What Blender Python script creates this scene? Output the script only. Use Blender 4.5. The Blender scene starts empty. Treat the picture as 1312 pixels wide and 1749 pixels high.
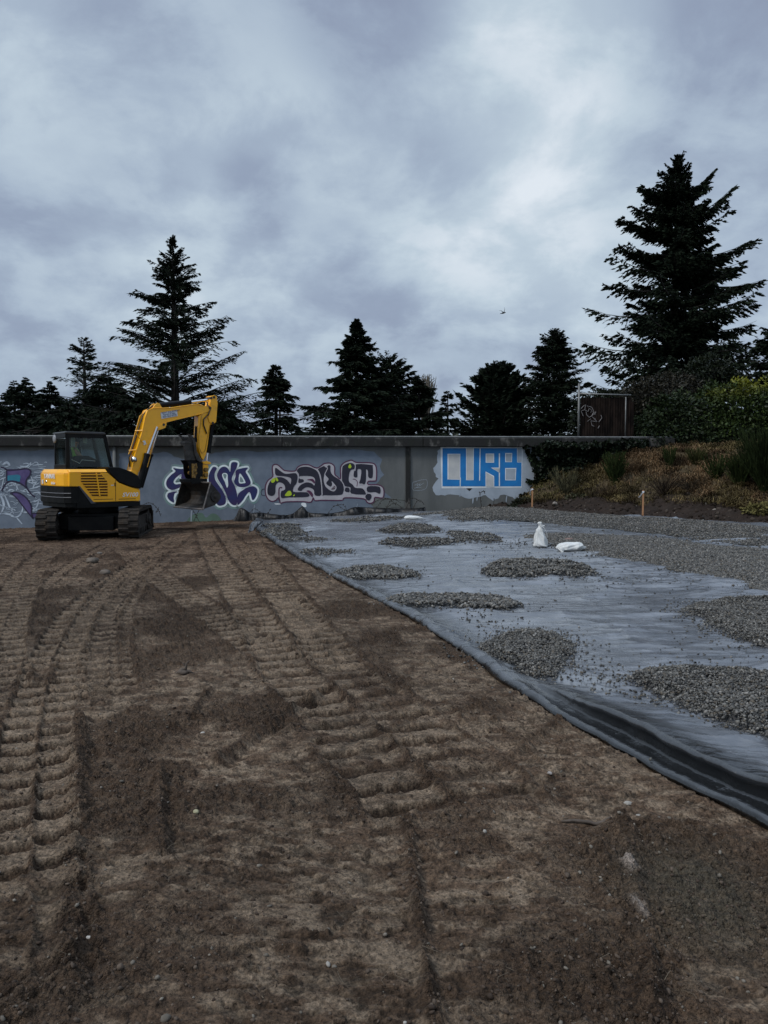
import bpy, bmesh, math, random
import numpy as np
from mathutils import Vector, Matrix
from mathutils.geometry import tessellate_polygon
R = math.radians
scene = bpy.context.scene
col = scene.collection
random.seed(7)
rng = np.random.default_rng(11)

# ---------------------------------------------------------------- camera
F_PX, CXP, CYP, PITCH, EYE = 1300.0, 656.0, 874.5, R(3.3), 1.8
cam_d = bpy.data.cameras.new('camera')
cam = bpy.data.objects.new('camera', cam_d); col.objects.link(cam)
cam.location = (0, 0, EYE)
cam.rotation_euler = (R(90) - PITCH, 0, 0)
cam_d.sensor_fit = 'VERTICAL'; cam_d.sensor_height = 36.0
cam_d.lens = 36.0 * F_PX / 1749.0
cam_d.clip_start = 0.05; cam_d.clip_end = 3000
scene.camera = cam

# ---------------------------------------------------------------- exposure
scene.view_settings.view_transform = 'Standard'
scene.view_settings.look = 'None'
scene.view_settings.exposure = 0.42
scene.view_settings.gamma = 1.0

# ---------------------------------------------------------------- overcast sky
SUN_EL, SUN_AZ = R(46), R(238)      # azimuth measured clockwise from +Y: behind the camera, a little left
w = bpy.data.worlds.new('World'); scene.world = w; w.use_nodes = True
nt = w.node_tree; nt.nodes.clear()
def N(tree, typ, **kw):
    n = tree.nodes.new(typ)
    for k, v in kw.items():
        if k.startswith('i_'):
            key = k[2:]
            n.inputs[int(key) if key.isdigit() else key.replace('_', ' ')].default_value = v
        else: setattr(n, k, v)
    return n
def MATH(tree, op, a, b=None, clamp=False):
    n = tree.nodes.new('ShaderNodeMath'); n.operation = op; n.use_clamp = clamp
    for i, x in enumerate((a, b)):
        if x is None: continue
        if isinstance(x, (int, float)): n.inputs[i].default_value = x
        else: tree.links.new(x, n.inputs[i])
    return n.outputs[0]
def MAPR(tree, x, a, b, c=0.0, d=1.0, smooth=True):
    n = tree.nodes.new('ShaderNodeMapRange')
    if smooth: n.interpolation_type = 'SMOOTHSTEP'
    tree.links.new(x, n.inputs[0])
    for i, v in zip((1, 2, 3, 4), (a, b, c, d)): n.inputs[i].default_value = v
    return n.outputs[0]
def MIXC(tree, fac, a, b, mode='MIX'):
    n = tree.nodes.new('ShaderNodeMix'); n.data_type = 'RGBA'; n.blend_type = mode
    for i, x in ((0, fac), (6, a), (7, b)):
        if isinstance(x, (int, float)): n.inputs[i].default_value = x
        elif isinstance(x, tuple): n.inputs[i].default_value = x if len(x) == 4 else x + (1,)
        else: tree.links.new(x, n.inputs[i])
    return n.outputs[2]
sky = N(nt, 'ShaderNodeTexSky', sky_type='NISHITA', sun_disc=False, sun_elevation=SUN_EL, sun_rotation=SUN_AZ)
bg1 = N(nt, 'ShaderNodeBackground'); bg1.inputs[1].default_value = 0.06
nt.links.new(sky.outputs[0], bg1.inputs[0])
tc = N(nt, 'ShaderNodeTexCoord')
sep = N(nt, 'ShaderNodeSeparateXYZ'); nt.links.new(tc.outputs['Generated'], sep.inputs[0])
zc = MATH(nt, 'ADD', MATH(nt, 'MAXIMUM', sep.outputs[2], 0.0), 0.42)
cx = MATH(nt, 'DIVIDE', sep.outputs[0], zc); cy = MATH(nt, 'DIVIDE', sep.outputs[1], zc)
cmb = N(nt, 'ShaderNodeCombineXYZ'); nt.links.new(cx, cmb.inputs[0]); nt.links.new(cy, cmb.inputs[1])
def wnoise(scale, detail, rough, dist, off):
    mp = N(nt, 'ShaderNodeMapping'); mp.inputs['Location'].default_value = off
    nt.links.new(cmb.outputs[0], mp.inputs[0])
    n = N(nt, 'ShaderNodeTexNoise'); n.inputs['Scale'].default_value = scale; n.inputs['Detail'].default_value = detail
    n.inputs['Roughness'].default_value = rough; n.inputs['Distortion'].default_value = dist
    nt.links.new(mp.outputs[0], n.inputs['Vector']); return n.outputs[0]
n1 = wnoise(2.1, 9, 0.56, 0.30, (3.1, 1.7, 0)); n2 = wnoise(4.4, 9, 0.58, 0.22, (7.3, 2.2, 0)); n3 = wnoise(0.8, 3, 0.5, 0.0, (1.3, 9.1, 0))
def dirv(px, py):
    d = Vector(((px-CXP)/F_PX, 1, 0)); a = -(py-CYP)/F_PX
    return Vector(((px-CXP)/F_PX, math.cos(PITCH)+a*math.sin(PITCH), -math.sin(PITCH)+a*math.cos(PITCH))).normalized()
def blob(px, py, r0, r1):            # a brighter or darker region of the cloud deck
    d = dirv(px, py)
    dp = N(nt, 'ShaderNodeVectorMath', operation='DOT_PRODUCT'); dp.inputs[1].default_value = d
    nt.links.new(tc.outputs['Generated'], dp.inputs[0])
    return MAPR(nt, dp.outputs['Value'], math.cos(R(r0)), math.cos(R(r1)))
v = MATH(nt, 'ADD', MATH(nt, 'MULTIPLY', MAPR(nt, n1, 0.30, 0.70), 0.34), MATH(nt, 'MULTIPLY', MAPR(nt, n2, 0.38, 0.62), 0.24))
v = MATH(nt, 'ADD', v, MATH(nt, 'MULTIPLY', MAPR(nt, n3, 0.3, 0.7), 0.10))
v = MATH(nt, 'ADD', v, 0.12)
for (bx, by, r0, r1, k) in ((920, 110, 10, 0, .30), (800, 90, 18, 3, .10), (690, 330, 16, 2, .10), (800, 390, 9, 1, .08), (330, 330, 18, 3, .10), (980, 420, 14, 1, .10),
                            (640, 20, 7, 1, -.26), (810, 215, 6, 0, -.20), (1290, 230, 12, 2, -.08), (120, 520, 18, 3, -.06), (470, 290, 5, 0, -.14), (740, 520, 12, 2, -.14), (570, 405, 3, .4, -.12), (60, 150, 14, 2, -.06), (440, 350, 4, 0, -.12)):
    v = MATH(nt, 'ADD', v, MATH(nt, 'MULTIPLY', blob(bx, by, r0, r1), k))
ramp = N(nt, 'ShaderNodeValToRGB'); nt.links.new(v, ramp.inputs[0])
cr = ramp.color_ramp; cr.elements[0].position = 0.0; cr.elements[0].color = (.215, .250, .355, 1)
cr.elements[1].position = 1.0; cr.elements[1].color = (.70, .76, .82, 1)
for p, c in ((.28, (.280, .340, .450, 1)), (.48, (.365, .444, .548, 1)), (.72, (.485, .576, .658, 1))):
    e = cr.elements.new(p); e.color = c
up = MAPR(nt, sep.outputs[2], 0.52, 0.95, 1.0, 2.3)      # an overcast deck is brightest overhead
vm = N(nt, 'ShaderNodeVectorMath', operation='SCALE'); nt.links.new(ramp.outputs[0], vm.inputs[0]); nt.links.new(up, vm.inputs['Scale'])
bg2 = N(nt, 'ShaderNodeBackground'); nt.links.new(vm.outputs[0], bg2.inputs[0]); bg2.inputs[1].default_value = 0.84
mx = N(nt, 'ShaderNodeMixShader'); mx.inputs[0].default_value = 0.93
nt.links.new(bg1.outputs[0], mx.inputs[1]); nt.links.new(bg2.outputs[0], mx.inputs[2])
wo = N(nt, 'ShaderNodeOutputWorld'); nt.links.new(mx.outputs[0], wo.inputs[0])

# ---------------------------------------------------------------- sun (veiled)
sl = bpy.data.lights.new('sun', 'SUN'); sl.energy = 1.5; sl.angle = R(14); sl.color = (1.0, .97, .93)
so = bpy.data.objects.new('sun', sl); col.objects.link(so)
sd = Vector((math.sin(SUN_AZ)*math.cos(SUN_EL), math.cos(SUN_AZ)*math.cos(SUN_EL), math.sin(SUN_EL)))
so.rotation_euler = sd.to_track_quat('Z', 'Y').to_euler(); so.location = (-8, -12, 20)

# ================================================================ helpers
def tag(o, label=None, cat=None, group=None, kind=None):
    if label: o['label'] = label
    if cat: o['category'] = cat
    if group: o['group'] = group
    if kind: o['kind'] = kind
    return o
def empty(name, loc=(0, 0, 0), rz=0.0):
    o = bpy.data.objects.new(name, None); col.objects.link(o); o.location = loc; o.rotation_euler = (0, 0, rz)
    o.empty_display_size = 0.2; return o
def link(name, me, m=None, parent=None, smooth=False):
    o = bpy.data.objects.new(name, me); col.objects.link(o)
    if m: me.materials.append(m)
    if parent: o.parent = parent
    if smooth: me.polygons.foreach_set('use_smooth', [True]*len(me.polygons))
    return o
def fast(name, V, Fc, m=None, parent=None, smooth=False, cols=None):
    V = np.asarray(V, dtype=np.float32).reshape(-1, 3); Fc = np.asarray(Fc, dtype=np.int32)
    n, k = Fc.shape
    me = bpy.data.meshes.new(name)
    me.vertices.add(len(V)); me.vertices.foreach_set('co', V.ravel())
    me.loops.add(n*k); me.polygons.add(n)
    me.loops.foreach_set('vertex_index', Fc.ravel())
    me.polygons.foreach_set('loop_start', np.arange(0, n*k, k, dtype=np.int32))
    me.update(calc_edges=True)
    if cols is not None:
        c = np.ones((len(V), 4), dtype=np.float32); cols = np.asarray(cols); c[:, :cols.shape[1]] = cols
        a = me.color_attributes.new('col', 'FLOAT_COLOR', 'POINT'); a.data.foreach_set('color', c.ravel())
    return link(name, me, m, parent, smooth)
def grid_faces(nr, nc):
    a = np.arange(nr*nc).reshape(nr, nc)
    return np.stack([a[:-1, :-1], a[:-1, 1:], a[1:, 1:], a[1:, :-1]], -1).reshape(-1, 4)

# ---- numpy noise
def _h(ix, iy, s):
    h = (ix.astype(np.int64)*374761393 + iy.astype(np.int64)*668265263 + s*974634777) & 0xFFFFFFFF
    h = ((h ^ (h >> 13)) * 1274126177) & 0xFFFFFFFF
    h = ((h ^ (h >> 16)) * 2246822519) & 0xFFFFFFFF
    return ((h ^ (h >> 15)) & 0xFFFFFF) / float(0x1000000)
def vn(x, y, s=0):
    xi = np.floor(x); yi = np.floor(y); fx = x-xi; fy = y-yi
    fx = fx*fx*(3-2*fx); fy = fy*fy*(3-2*fy)
    a = _h(xi, yi, s); b = _h(xi+1, yi, s); c = _h(xi, yi+1, s); d = _h(xi+1, yi+1, s)
    return (a*(1-fx)+b*fx)*(1-fy) + (c*(1-fx)+d*fx)*fy
def fbm(x, y, o=4, s=0, g=.5):
    t = 0; a = 1; n = 0
    for i in range(o):
        t = t + a*vn(x, y, s+i*17); n += a; a *= g; x = x*2.03+5.1; y = y*2.03+1.7
    return t/n
def ridge(x, y, o=3, s=0):
    t = 0; a = 1; n = 0
    for i in range(o):
        t = t + a*(1-np.abs(2*vn(x, y, s+i*31)-1)); n += a; a *= .5; x = x*2.1+3.3; y = y*2.1+7.7
    return t/n
def lumps(x, y, s=0, keep=1.0):
    """half-dome clods, one per cell, random radius"""
    xi = np.floor(x); yi = np.floor(y); best = np.zeros_like(x)
    for dx in (-1, 0, 1):
        for dy in (-1, 0, 1):
            cx_ = xi+dx; cy_ = yi+dy
            px = cx_+.15+.7*_h(cx_, cy_, s); py = cy_+.15+.7*_h(cx_, cy_, s+1)
            r = .2+.5*_h(cx_, cy_, s+2); r = np.where(_h(cx_, cy_, s+3) < keep, r, .01)
            an = _h(cx_, cy_, s+4)*3.14; ca = np.cos(an); sa = np.sin(an)
            ux = (x-px)*ca+(y-py)*sa; uy = (-(x-px)*sa+(y-py)*ca)*1.5
            q = 1-(ux*ux+uy*uy)/(r*r)
            best = np.maximum(best, r*np.sqrt(np.maximum(q, 0)))
    return best
def sst(x, a, b):
    t = np.clip((x-a)/(b-a), 0, 1); return t*t*(3-2*t)

# ---- terrain
_zx = np.array([-30, -12.2, -7.6, -4.2, -1.05, .8, 3.8, 8, 30.]); _zz = np.array([-.2, -.14, .03, .12, .27, .39, .49, .45, .4])
TOE = np.array([(-2.0, 27.5), (4.1, 23.6), (6.8, 21.6), (9.8, 19.6), (13.0, 17.6), (22.0, 13.5)])
def bank_t(X, Y):
    """distance uphill from the toe of the bank on the right"""
    yt = np.interp(X, TOE[:, 0], TOE[:, 1]); return (Y-yt)*.84
def base(X, Y):
    X = np.asarray(X, dtype=float); Y = np.asarray(Y, dtype=float)
    z = np.interp(X, _zx, _zz)*sst(Y, 10, 23.5)
    t = bank_t(X, Y); m = sst(X, 3.4, 5.2)
    hb = np.interp(t, [-1, 0, .5, 1.3, 2.2, 3.2, 4.5, 6, 9, 100], [0, 0, .10, .42, .98, 1.55, 1.98, 2.12, 2.2, 2.2])
    return z + m*hb
def b1(x, y): return float(base(np.array([x]), np.array([y]))[0])
def ray(px, py):
    a = -(py-CYP)/F_PX
    return ((px-CXP)/F_PX, math.cos(PITCH)+a*math.sin(PITCH), -math.sin(PITCH)+a*math.cos(PITCH))
def gp(px, py):
    """where the ground lies under a point of the view (marching the ray)"""
    d = ray(px, py); t = 1.5
    while t < 60:
        x, y, z = d[0]*t, d[1]*t, EYE+d[2]*t
        g = b1(x, y)
        if z <= g: break
        t += max(.01, (z-g)*.5)
    return (x, y, g)
def at(px, py, Y):
    d = ray(px, py); t = Y/d[1]; return (d[0]*t, Y, EYE+d[2]*t)
WA = .05
def wall_y(x): return 24.3+WA*(x+12)
def wp(px, py, off=0.0):
    """a point on the wall's front face"""
    d = ray(px, py); t = (24.3+WA*12)/(d[1]-WA*d[0])
    return (d[0]*t+off*WA, d[1]*t-off, EYE+d[2]*t)

# ---- materials
def mat(name, c1, c2=None, scale=6, rough=.7, bump=0.0, bscale=30, metal=0.0, spec=.5, attr=False, detail=6, coat=0.0, lo=.35, hi=.65, r2=None, dirt=None, dscale=3, dlo=.5, dhi=.7, stretch=None):
    m = bpy.data.materials.new(name); m.use_nodes = True; t = m.node_tree; b = t.nodes['Principled BSDF']
    b.inputs['Roughness'].default_value = rough; b.inputs['Metallic'].default_value = metal
    b.inputs['Specular IOR Level'].default_value = spec; b.inputs['Coat Weight'].default_value = coat
    tcn = t.nodes.new('ShaderNodeTexCoord'); vec = tcn.outputs['Object']
    if stretch:
        mp = t.nodes.new('ShaderNodeMapping'); mp.inputs['Scale'].default_value = stretch; t.links.new(vec, mp.inputs[0]); vec = mp.outputs[0]
    def noi(sc, de=detail, ro=.6):
        n = t.nodes.new('ShaderNodeTexNoise'); n.inputs['Scale'].default_value = sc; n.inputs['Detail'].default_value = de; n.inputs['Roughness'].default_value = ro
        t.links.new(vec, n.inputs['Vector']); return n.outputs[0]
    c = c1 + (1,)
    if attr:
        a = t.nodes.new('ShaderNodeAttribute'); a.attribute_name = 'col'; c = a.outputs['Color']
        if c2 is not None:
            c = MIXC(t, MAPR(t, noi(scale), lo, hi), MIXC(t, 1.0, c, c1, 'MULTIPLY'), MIXC(t, 1.0, c, c2, 'MULTIPLY'))
    elif c2 is not None:
        f = MAPR(t, noi(scale), lo, hi); c = MIXC(t, f, c1, c2)
        if r2 is not None:
            t.links.new(MAPR(t, noi(scale*1.7), lo, hi, rough, r2), b.inputs['Roughness'])
    if dirt is not None:
        c = MIXC(t, MAPR(t, noi(dscale, 8, .65), dlo, dhi), c, dirt)
    if isinstance(c, tuple): b.inputs['Base Color'].default_value = c
    else: t.links.new(c, b.inputs['Base Color'])
    if bump:
        bn = t.nodes.new('ShaderNodeBump'); bn.inputs['Strength'].default_value = 1.0; bn.inputs['Distance'].default_value = bump
        t.links.new(noi(bscale, 5, .65), bn.inputs['Height']); t.links.new(bn.outputs[0], b.inputs['Normal'])
    return m

# ---- small solid builders, all collected in an MB and linked as ONE mesh
def cr_smooth(pts, closed=True, k=5):
    P = [Vector(p) for p in pts]; n = len(P); out = []
    rngi = range(n) if closed else range(n-1)
    for i in rngi:
        p0 = P[(i-1) % n] if closed or i > 0 else P[i]; p1 = P[i]; p2 = P[(i+1) % n]; p3 = P[(i+2) % n] if closed or i+2 < n else P[(i+1) % n]
        for j in range(k):
            t = j/k
            out.append(.5*((2*p1)+(-p0+p2)*t+(2*p0-5*p1+4*p2-p3)*t*t+(-p0+3*p1-3*p2+p3)*t**3))
    if not closed: out.append(P[-1])
    return out
class MB:
    def __init__(s): s.V = []; s.F = []
    def add(s, V, Fc):
        o = len(s.V); s.V += [tuple(v) for v in V]; s.F += [tuple(i+o for i in f) for f in Fc]; return s
    def box(s, a, b, M=None):
        x0, y0, z0 = a; x1, y1, z1 = b
        V = [Vector(p) for p in ((x0, y0, z0), (x1, y0, z0), (x1, y1, z0), (x0, y1, z0), (x0, y0, z1), (x1, y0, z1), (x1, y1, z1), (x0, y1, z1))]
        if M is not None: V = [M @ v for v in V]
        return s.add(V, [(0, 3, 2, 1), (4, 5, 6, 7), (0, 1, 5, 4), (1, 2, 6, 5), (2, 3, 7, 6), (3, 0, 4, 7)])
    def prism(s, pts, v0, v1, axis='y'):
        """outline (u,z) extruded from v0 to v1"""
        n = len(pts)
        A = sum(pts[i][0]*pts[(i+1) % n][1]-pts[(i+1) % n][0]*pts[i][1] for i in range(n))
        if A < 0: pts = pts[::-1]
        if axis == 'y': V = [(p[0], v0, p[1]) for p in pts]+[(p[0], v1, p[1]) for p in pts]
        else: V = [(p[0], p[1], v0) for p in pts]+[(p[0], p[1], v1) for p in pts]
        tr = tessellate_polygon([[Vector((p[0], p[1], 0)) for p in pts]])
        Fc = []
        for a, b, c in tr:
            ar = (pts[b][0]-pts[a][0])*(pts[c][1]-pts[a][1])-(pts[c][0]-pts[a][0])*(pts[b][1]-pts[a][1])
            if ar < 0: a, c = c, a
            if axis == 'y': Fc += [(a, b, c), (c+n, b+n, a+n)]
            else: Fc += [(c, b, a), (a+n, b+n, c+n)]
        for i in range(n):
            j = (i+1) % n; Fc.append((j, i, i+n, j+n) if axis == 'y' else (i, j, j+n, i+n))
        return s.add(V, Fc)
    def tube(s, pts, r, n=8, cap=True):
        P = [Vector(p) for p in pts]; m = len(P)
        rr = r if isinstance(r, (list, tuple)) else [r]*m
        V = []; up = Vector((0, 0, 1))
        for i, p in enumerate(P):
            d = (P[min(i+1, m-1)]-P[max(i-1, 0)]).normalized()
            if i == 0:
                a = d.cross(up)
                if a.length < .05: a = d.cross(Vector((1, 0, 0)))
            else: a = a-d*a.dot(d)
            a.normalize(); b = d.cross(a)
            for k in range(n):
                an = 2*math.pi*k/n; V.append(p+(a*math.cos(an)+b*math.sin(an))*rr[i])
        Fc = [(i*n+k, i*n+(k+1) % n, (i+1)*n+(k+1) % n, (i+1)*n+k) for i in range(m-1) for k in range(n)]
        if cap: Fc += [tuple(range(n))[::-1], tuple((m-1)*n+k for k in range(n))]
        return s.add(V, Fc)
    def cyl(s, a, b, r, n=16): return s.tube([a, b], r, n)
    def ell(s, c, rad, n=12, m=8, M=None):
        V = []; c = Vector(c)
        for i in range(m+1):
            th = math.pi*i/m
            for k in range(n):
                ph = 2*math.pi*k/n; p = Vector((rad[0]*math.sin(th)*math.cos(ph), rad[1]*math.sin(th)*math.sin(ph), rad[2]*math.cos(th)))
                V.append(c+(M @ p if M is not None else p))
        return s.add(V, [(i*n+k, (i+1)*n+k, (i+1)*n+(k+1) % n, i*n+(k+1) % n) for i in range(m) for k in range(n)])
    def split(s):
        p = list(range(len(s.V)))
        def f(i):
            while p[i] != i: p[i] = p[p[i]]; i = p[i]
            return i
        for fc in s.F:
            for j in fc[1:]: p[f(j)] = f(fc[0])
        out = {}
        for fc in s.F: out.setdefault(f(fc[0]), []).append(fc)
        res = []
        for fs in out.values():
            ids = sorted({i for fc in fs for i in fc}); mp = {i: k for k, i in enumerate(ids)}; mb = MB(); mb.V = [s.V[i] for i in ids]; mb.F = [tuple(mp[i] for i in fc) for fc in fs]; res.append(mb)
        return res
    def build_each(s, name, m=None, parent=None, smooth=False, bevel=0, seg=2):
        """each loose piece becomes a part of its own"""
        names = name if isinstance(name, list) else [name]*len(s.F); return [mb.build(n_, m, parent, smooth, bevel, seg) for n_, mb in zip(names, s.split())]
    def build(s, name, m=None, parent=None, smooth=False, bevel=0, seg=2):
        me = bpy.data.meshes.new(name); me.from_pydata(s.V, [], s.F); me.update()
        bm = bmesh.new(); bm.from_mesh(me)
        bmesh.ops.remove_doubles(bm, verts=bm.verts, dist=1e-5)
        bmesh.ops.recalc_face_normals(bm, faces=bm.faces)
        bm.to_mesh(me); bm.free()
        o = link(name, me, m, parent, smooth)
        if bevel:
            md = o.modifiers.new('bevel', 'BEVEL'); md.width = bevel; md.segments = seg; md.limit_method = 'ANGLE'; md.angle_limit = R(40)
        return o
# ================================================================ ground
EDGE_PX = [(1312, 1418), (1240, 1378), (1166, 1343), (1101, 1308), (1026, 1266), (942, 1222), (860, 1167), (780, 1108), (700, 1056), (600, 1003), (520, 962), (475, 934), (440, 908)]
_e = np.array([gp(*p)[:2] for p in EDGE_PX]); _e = _e[np.argsort(_e[:, 1])]
_ey = np.concatenate([[1.0], _e[:, 1], [_e[-1, 1]+4]]); _ex = np.concatenate([[_e[0, 0]+(_e[0, 1]-1.0)*.45], _e[:, 0], [_e[-1, 0]-.75]])
def edge_x(Y): return np.interp(Y, _ey, _ex) + .018*(vn(np.asarray(Y)*1.1, np.asarray(Y)*0+3, 5)-.5) + .02*(vn(np.asarray(Y)*4, np.asarray(Y)*0+8, 6)-.5)

M_far = mat('far_ground', (.05, .055, .03), (.09, .08, .05), scale=.3, rough=.95)
rr = np.concatenate([np.linspace(0, 40, 81), np.geomspace(42, 1500, 40)]); th = np.linspace(0, 2*np.pi, 145)
RR, TH = np.meshgrid(rr, th, indexing='ij'); X = RR*np.cos(TH); Y = RR*np.sin(TH)+12
Z = base(X, Y)-.16
o = fast('ground', np.stack([X, Y, Z], -1), grid_faces(*X.shape), M_far, smooth=True); tag(o, kind='structure')

# --- the churned mud in front: real relief
ys = [1.3]
while ys[-1] < 24.9: ys.append(ys[-1]+min(max(ys[-1], 2.0)**2/1750., .034))
ys = np.array(ys); NC = 1150
xl = -.60*ys-1.3; xr = np.minimum(edge_x(ys)+.16, .60*ys+1.3)
xr = np.where(ys > 21.0, np.interp(ys, [21, 21.8], [0, 1])*(-.8-xr)+xr, xr)
U = np.linspace(0, 1, NC)[None, :]
X = xl[:, None]*(1-U)+xr[:, None]*U; Y = np.repeat(ys[:, None], NC, 1)
B = base(X, Y)
spx = np.abs(X[:, 1:2]-X[:, :1]); fade = lambda cell: np.clip((cell/np.maximum(spx, 1e-4)-2)/3, 0, 1)
def polyd(P, X, Y):
    P = np.array([gp(*p)[:2] for p in P]); best = np.full(X.shape, 1e9); S = np.zeros(X.shape); sd_ = np.zeros(X.shape); acc = 0
    for (ax, ay), (bx, by) in zip(P[:-1], P[1:]):
        dx, dy = bx-ax, by-ay; L = math.hypot(dx, dy)
        t = np.clip(((X-ax)*dx+(Y-ay)*dy)/(L*L), 0, 1); ex = X-ax-t*dx; ey = Y-ay-t*dy; d = np.hypot(ex, ey)
        m = d < best; best = np.where(m, d, best); S = np.where(m, acc+t*L, S); sd_ = np.where(m, np.sign(dx*ey-dy*ex)*d, sd_); acc += L
    return best, S, sd_, acc
# soft undulation and where the soil is loose
q = fbm(X*.8, Y*.8, 4, 3); loose = .85*sst(fbm(X*1.25+4, Y*1.25, 5, 21), .48, .62)
def blobw(px, py, rx, ry):
    g = gp(px, py); return np.exp(-(((X-g[0])/rx)**2+((Y-g[1])/ry)**2)**1.3)
nb = .5+fbm(X*6, Y*6, 3, 44)
for (px, py, rx, ry, k) in ((210, 1275, .34, .32, 1.3), (300, 1065, .55, .7, 1.1), (490, 1215, .22, .26, 1.1), (275, 1390, .06, .26, 1.4), (230, 1620, .5, .3, .55), (60, 1700, .3, .2, .5),
                            (1180, 1500, .28, .35, .8), (1100, 1420, .2, .2, .8), (1000, 1680, .3, .15, .6), (740, 1290, .3, .35, .7), (640, 1110, .3, .8, .8), (350, 1060, .5, .5, .6), (20, 1060, .5, .8, .9), (420, 1010, .3, .9, .6),
                            (450, 1160, .55, .45, -1.6), (455, 1305, .3, .18, -2), (560, 1430, .5, .25, -1.0), (620, 1660, .32, .22, -1.6), (850, 1540, .35, .3, -1.0), (300, 1200, .28, .2, -1.1), (1000, 1270, .3, .4, -.5), (640, 1500, .2, .3, -1.4)):
    loose = loose + k*blobw(px, py, rx, ry)*nb
loose = np.clip(loose, 0, 1)
H = (q-.5)*.09
pad = np.zeros_like(X); track = np.zeros_like(X); edgeb = np.zeros_like(X); lug_d = np.zeros_like(X)
TR = [([(56, 1748), (54, 1560), (56, 1400), (66, 1250), (88, 1130), (130, 1050), (190, 995), (260, 950)], .44, .27, 1.0),
      ([(150, 1200), (150, 1120), (165, 1050), (215, 985), (262, 945), (310, 915)], .50, .26, .9), ([(-10, 1180), (-2, 1100), (20, 1030), (50, 975), (85, 940)], .50, .26, .9), ([(80, 1010), (130, 965), (190, 930)], .4, .24, .7), ([(350, 960), (380, 930), (400, 905)], .4, .24, .5),
      ([(800, 1400), (762, 1357), (689, 1290), (604, 1205), (540, 1150), (500, 1089), (451, 1028), (402, 967), (375, 925), (360, 900)], .92, .28, 1.1),
      ([(590, 1150), (560, 1115), (520, 1060), (474, 1000), (440, 950), (425, 925)], .52, .26, .9),
      ([(470, 1125), (400, 1075), (345, 1038), (290, 1000), (240, 962), (215, 940)], .46, .26, .9), ([(900, 1330), (830, 1270), (740, 1180), (680, 1120)], .40, .26, .40),
      ([(190, 1200), (185, 1110), (200, 1040), (235, 990), (285, 950), (330, 915)], .40, .26, .6), ([(-260, 1200), (-160, 1080), (-70, 1010), (20, 960)], .45, .26, .8)]
wob = .05*(fbm(X*3, Y*3, 2, 71)-.5)
for P, W, pitch, st in TR:
    d, s, sd_, L = polyd(P, X, Y); d = d+wob
    ins = 1-sst(d, W*.485, W*.52); br = sst(fbm(X*1.7+9, Y*1.7, 3, 90+int(W*100)), .30, .42)
    endf = sst(s, 0, .25)*(1-sst(s, L-.3, L)); ins = ins*endf
    side = (sd_ > 0).astype(float)
    ph = (s/pitch+.14*side+.10*(fbm(X*2.2, Y*2.2, 2, 13)-.5)); fr = ph-np.floor(ph)
    lug = sst(fr, 0, .06)*(1-sst(fr, .66, .72))*(1-.30*fr)      # broad flat pad, then a sharp cut
    mid = np.exp(-(sd_/(.045 if W > .8 else .018))**2)*(.95 if (W > .8 or W < .45) else .35)*(.5+.5*sst(fbm(X*5, Y*5, 2, 67), .35, .6))
    a = st*ins*(.55+.45*br)
    near = np.clip(1.15-Y/40, .5, 1)
    H = H*(1-.5*ins) + a*(-.036+.040*lug*near)*(1-mid)+a*mid*.006
    bm_ = np.exp(-((d-W*.56)/.035)**2)*endf*(.35+.65*sst(fbm(X*4, Y*4, 2, 66), .35, .6))
    edgeb = np.maximum(edgeb, bm_*st); edgeb = np.maximum(edgeb, mid*np.clip(a, 0, 1)*(1.6 if W > .8 else .8))
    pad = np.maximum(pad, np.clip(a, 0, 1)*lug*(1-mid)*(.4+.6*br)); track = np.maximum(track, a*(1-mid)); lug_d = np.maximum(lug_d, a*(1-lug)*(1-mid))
loose = np.clip(loose*(1-.8*track)+edgeb*.9, 0, 1)
H = H+edgeb*.013
# long scrape marks of the blade
for P, hgt, wd in (([(742, 1749), (712, 1560), (700, 1440), (690, 1400)], .022, .03), ([(1112, 1749), (1100, 1600), (1078, 1470), (1060, 1400)], .028, .045), ([(275, 1460), (272, 1340), (270, 1320)], .035, .03),
                   ([(372, 1300), (440, 1250), (490, 1215), (540, 1190)], .035, .05), ([(330, 1225), (345, 1195), (360, 1180)], .02, .03), ([(880, 1290), (960, 1230), (1010, 1255)], .012, .04), ([(120, 1700), (125, 1500), (128, 1330), (140, 1230)], .03, .05)):
    d, s, sd_, L = polyd(P, X, Y); d = np.abs(d+wob*.6)
    e = np.exp(-(d/wd)**2); H = H+e*hgt*(.5+nb*.5); loose = np.clip(loose+e*.9, 0, 1)
    H = H-np.exp(-((sd_+wd*1.8)/(wd))**2)*hgt*.5*(d < .3)
# crust: torn, stretched sideways
cr_ = ridge(X*5.5, Y*13, 3, 201); tear = sst(cr_, .68, .86)*fade(.05); tear2 = sst(ridge(X*9+fbm(X*3, Y*3, 2, 9), Y*30, 3, 221), .70, .84)*fade(.025)*sst(fbm(X*2, Y*2, 3, 222), .35, .55)
tear = np.maximum(tear, tear2*.8)
solid = 1-loose
H = H - tear*.014*(.35+.65*solid)*(1-.6*track) + (fbm(X*14, Y*24, 4, 301)-.5)*.022*fade(.05) + (fbm(X*45, Y*60, 2, 302)-.5)*.006*fade(.02)
H = H + (fbm(X*5, Y*8, 2, 311)-.5)*.018*(1-.5*track)
L1 = lumps(X*11, Y*11, 401, .75); L2 = lumps(X*23, Y*23, 402, .8); L3 = lumps(X*48, Y*48, 403, .8)
Ls = lumps(X*17, Y*20, 404, .16); Lt = lumps(X*34, Y*40, 406, .42); cp_ = sst(fbm(X*2.6, Y*3.4, 4, 407), .40, .60)
H = H + loose*(L1*.045*fade(.08)+L2*.034*fade(.04)+L3*.016*fade(.02)) + solid*(Ls*.026+Lt*.016*cp_+L3*.006*cp_*fade(.02))
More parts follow.
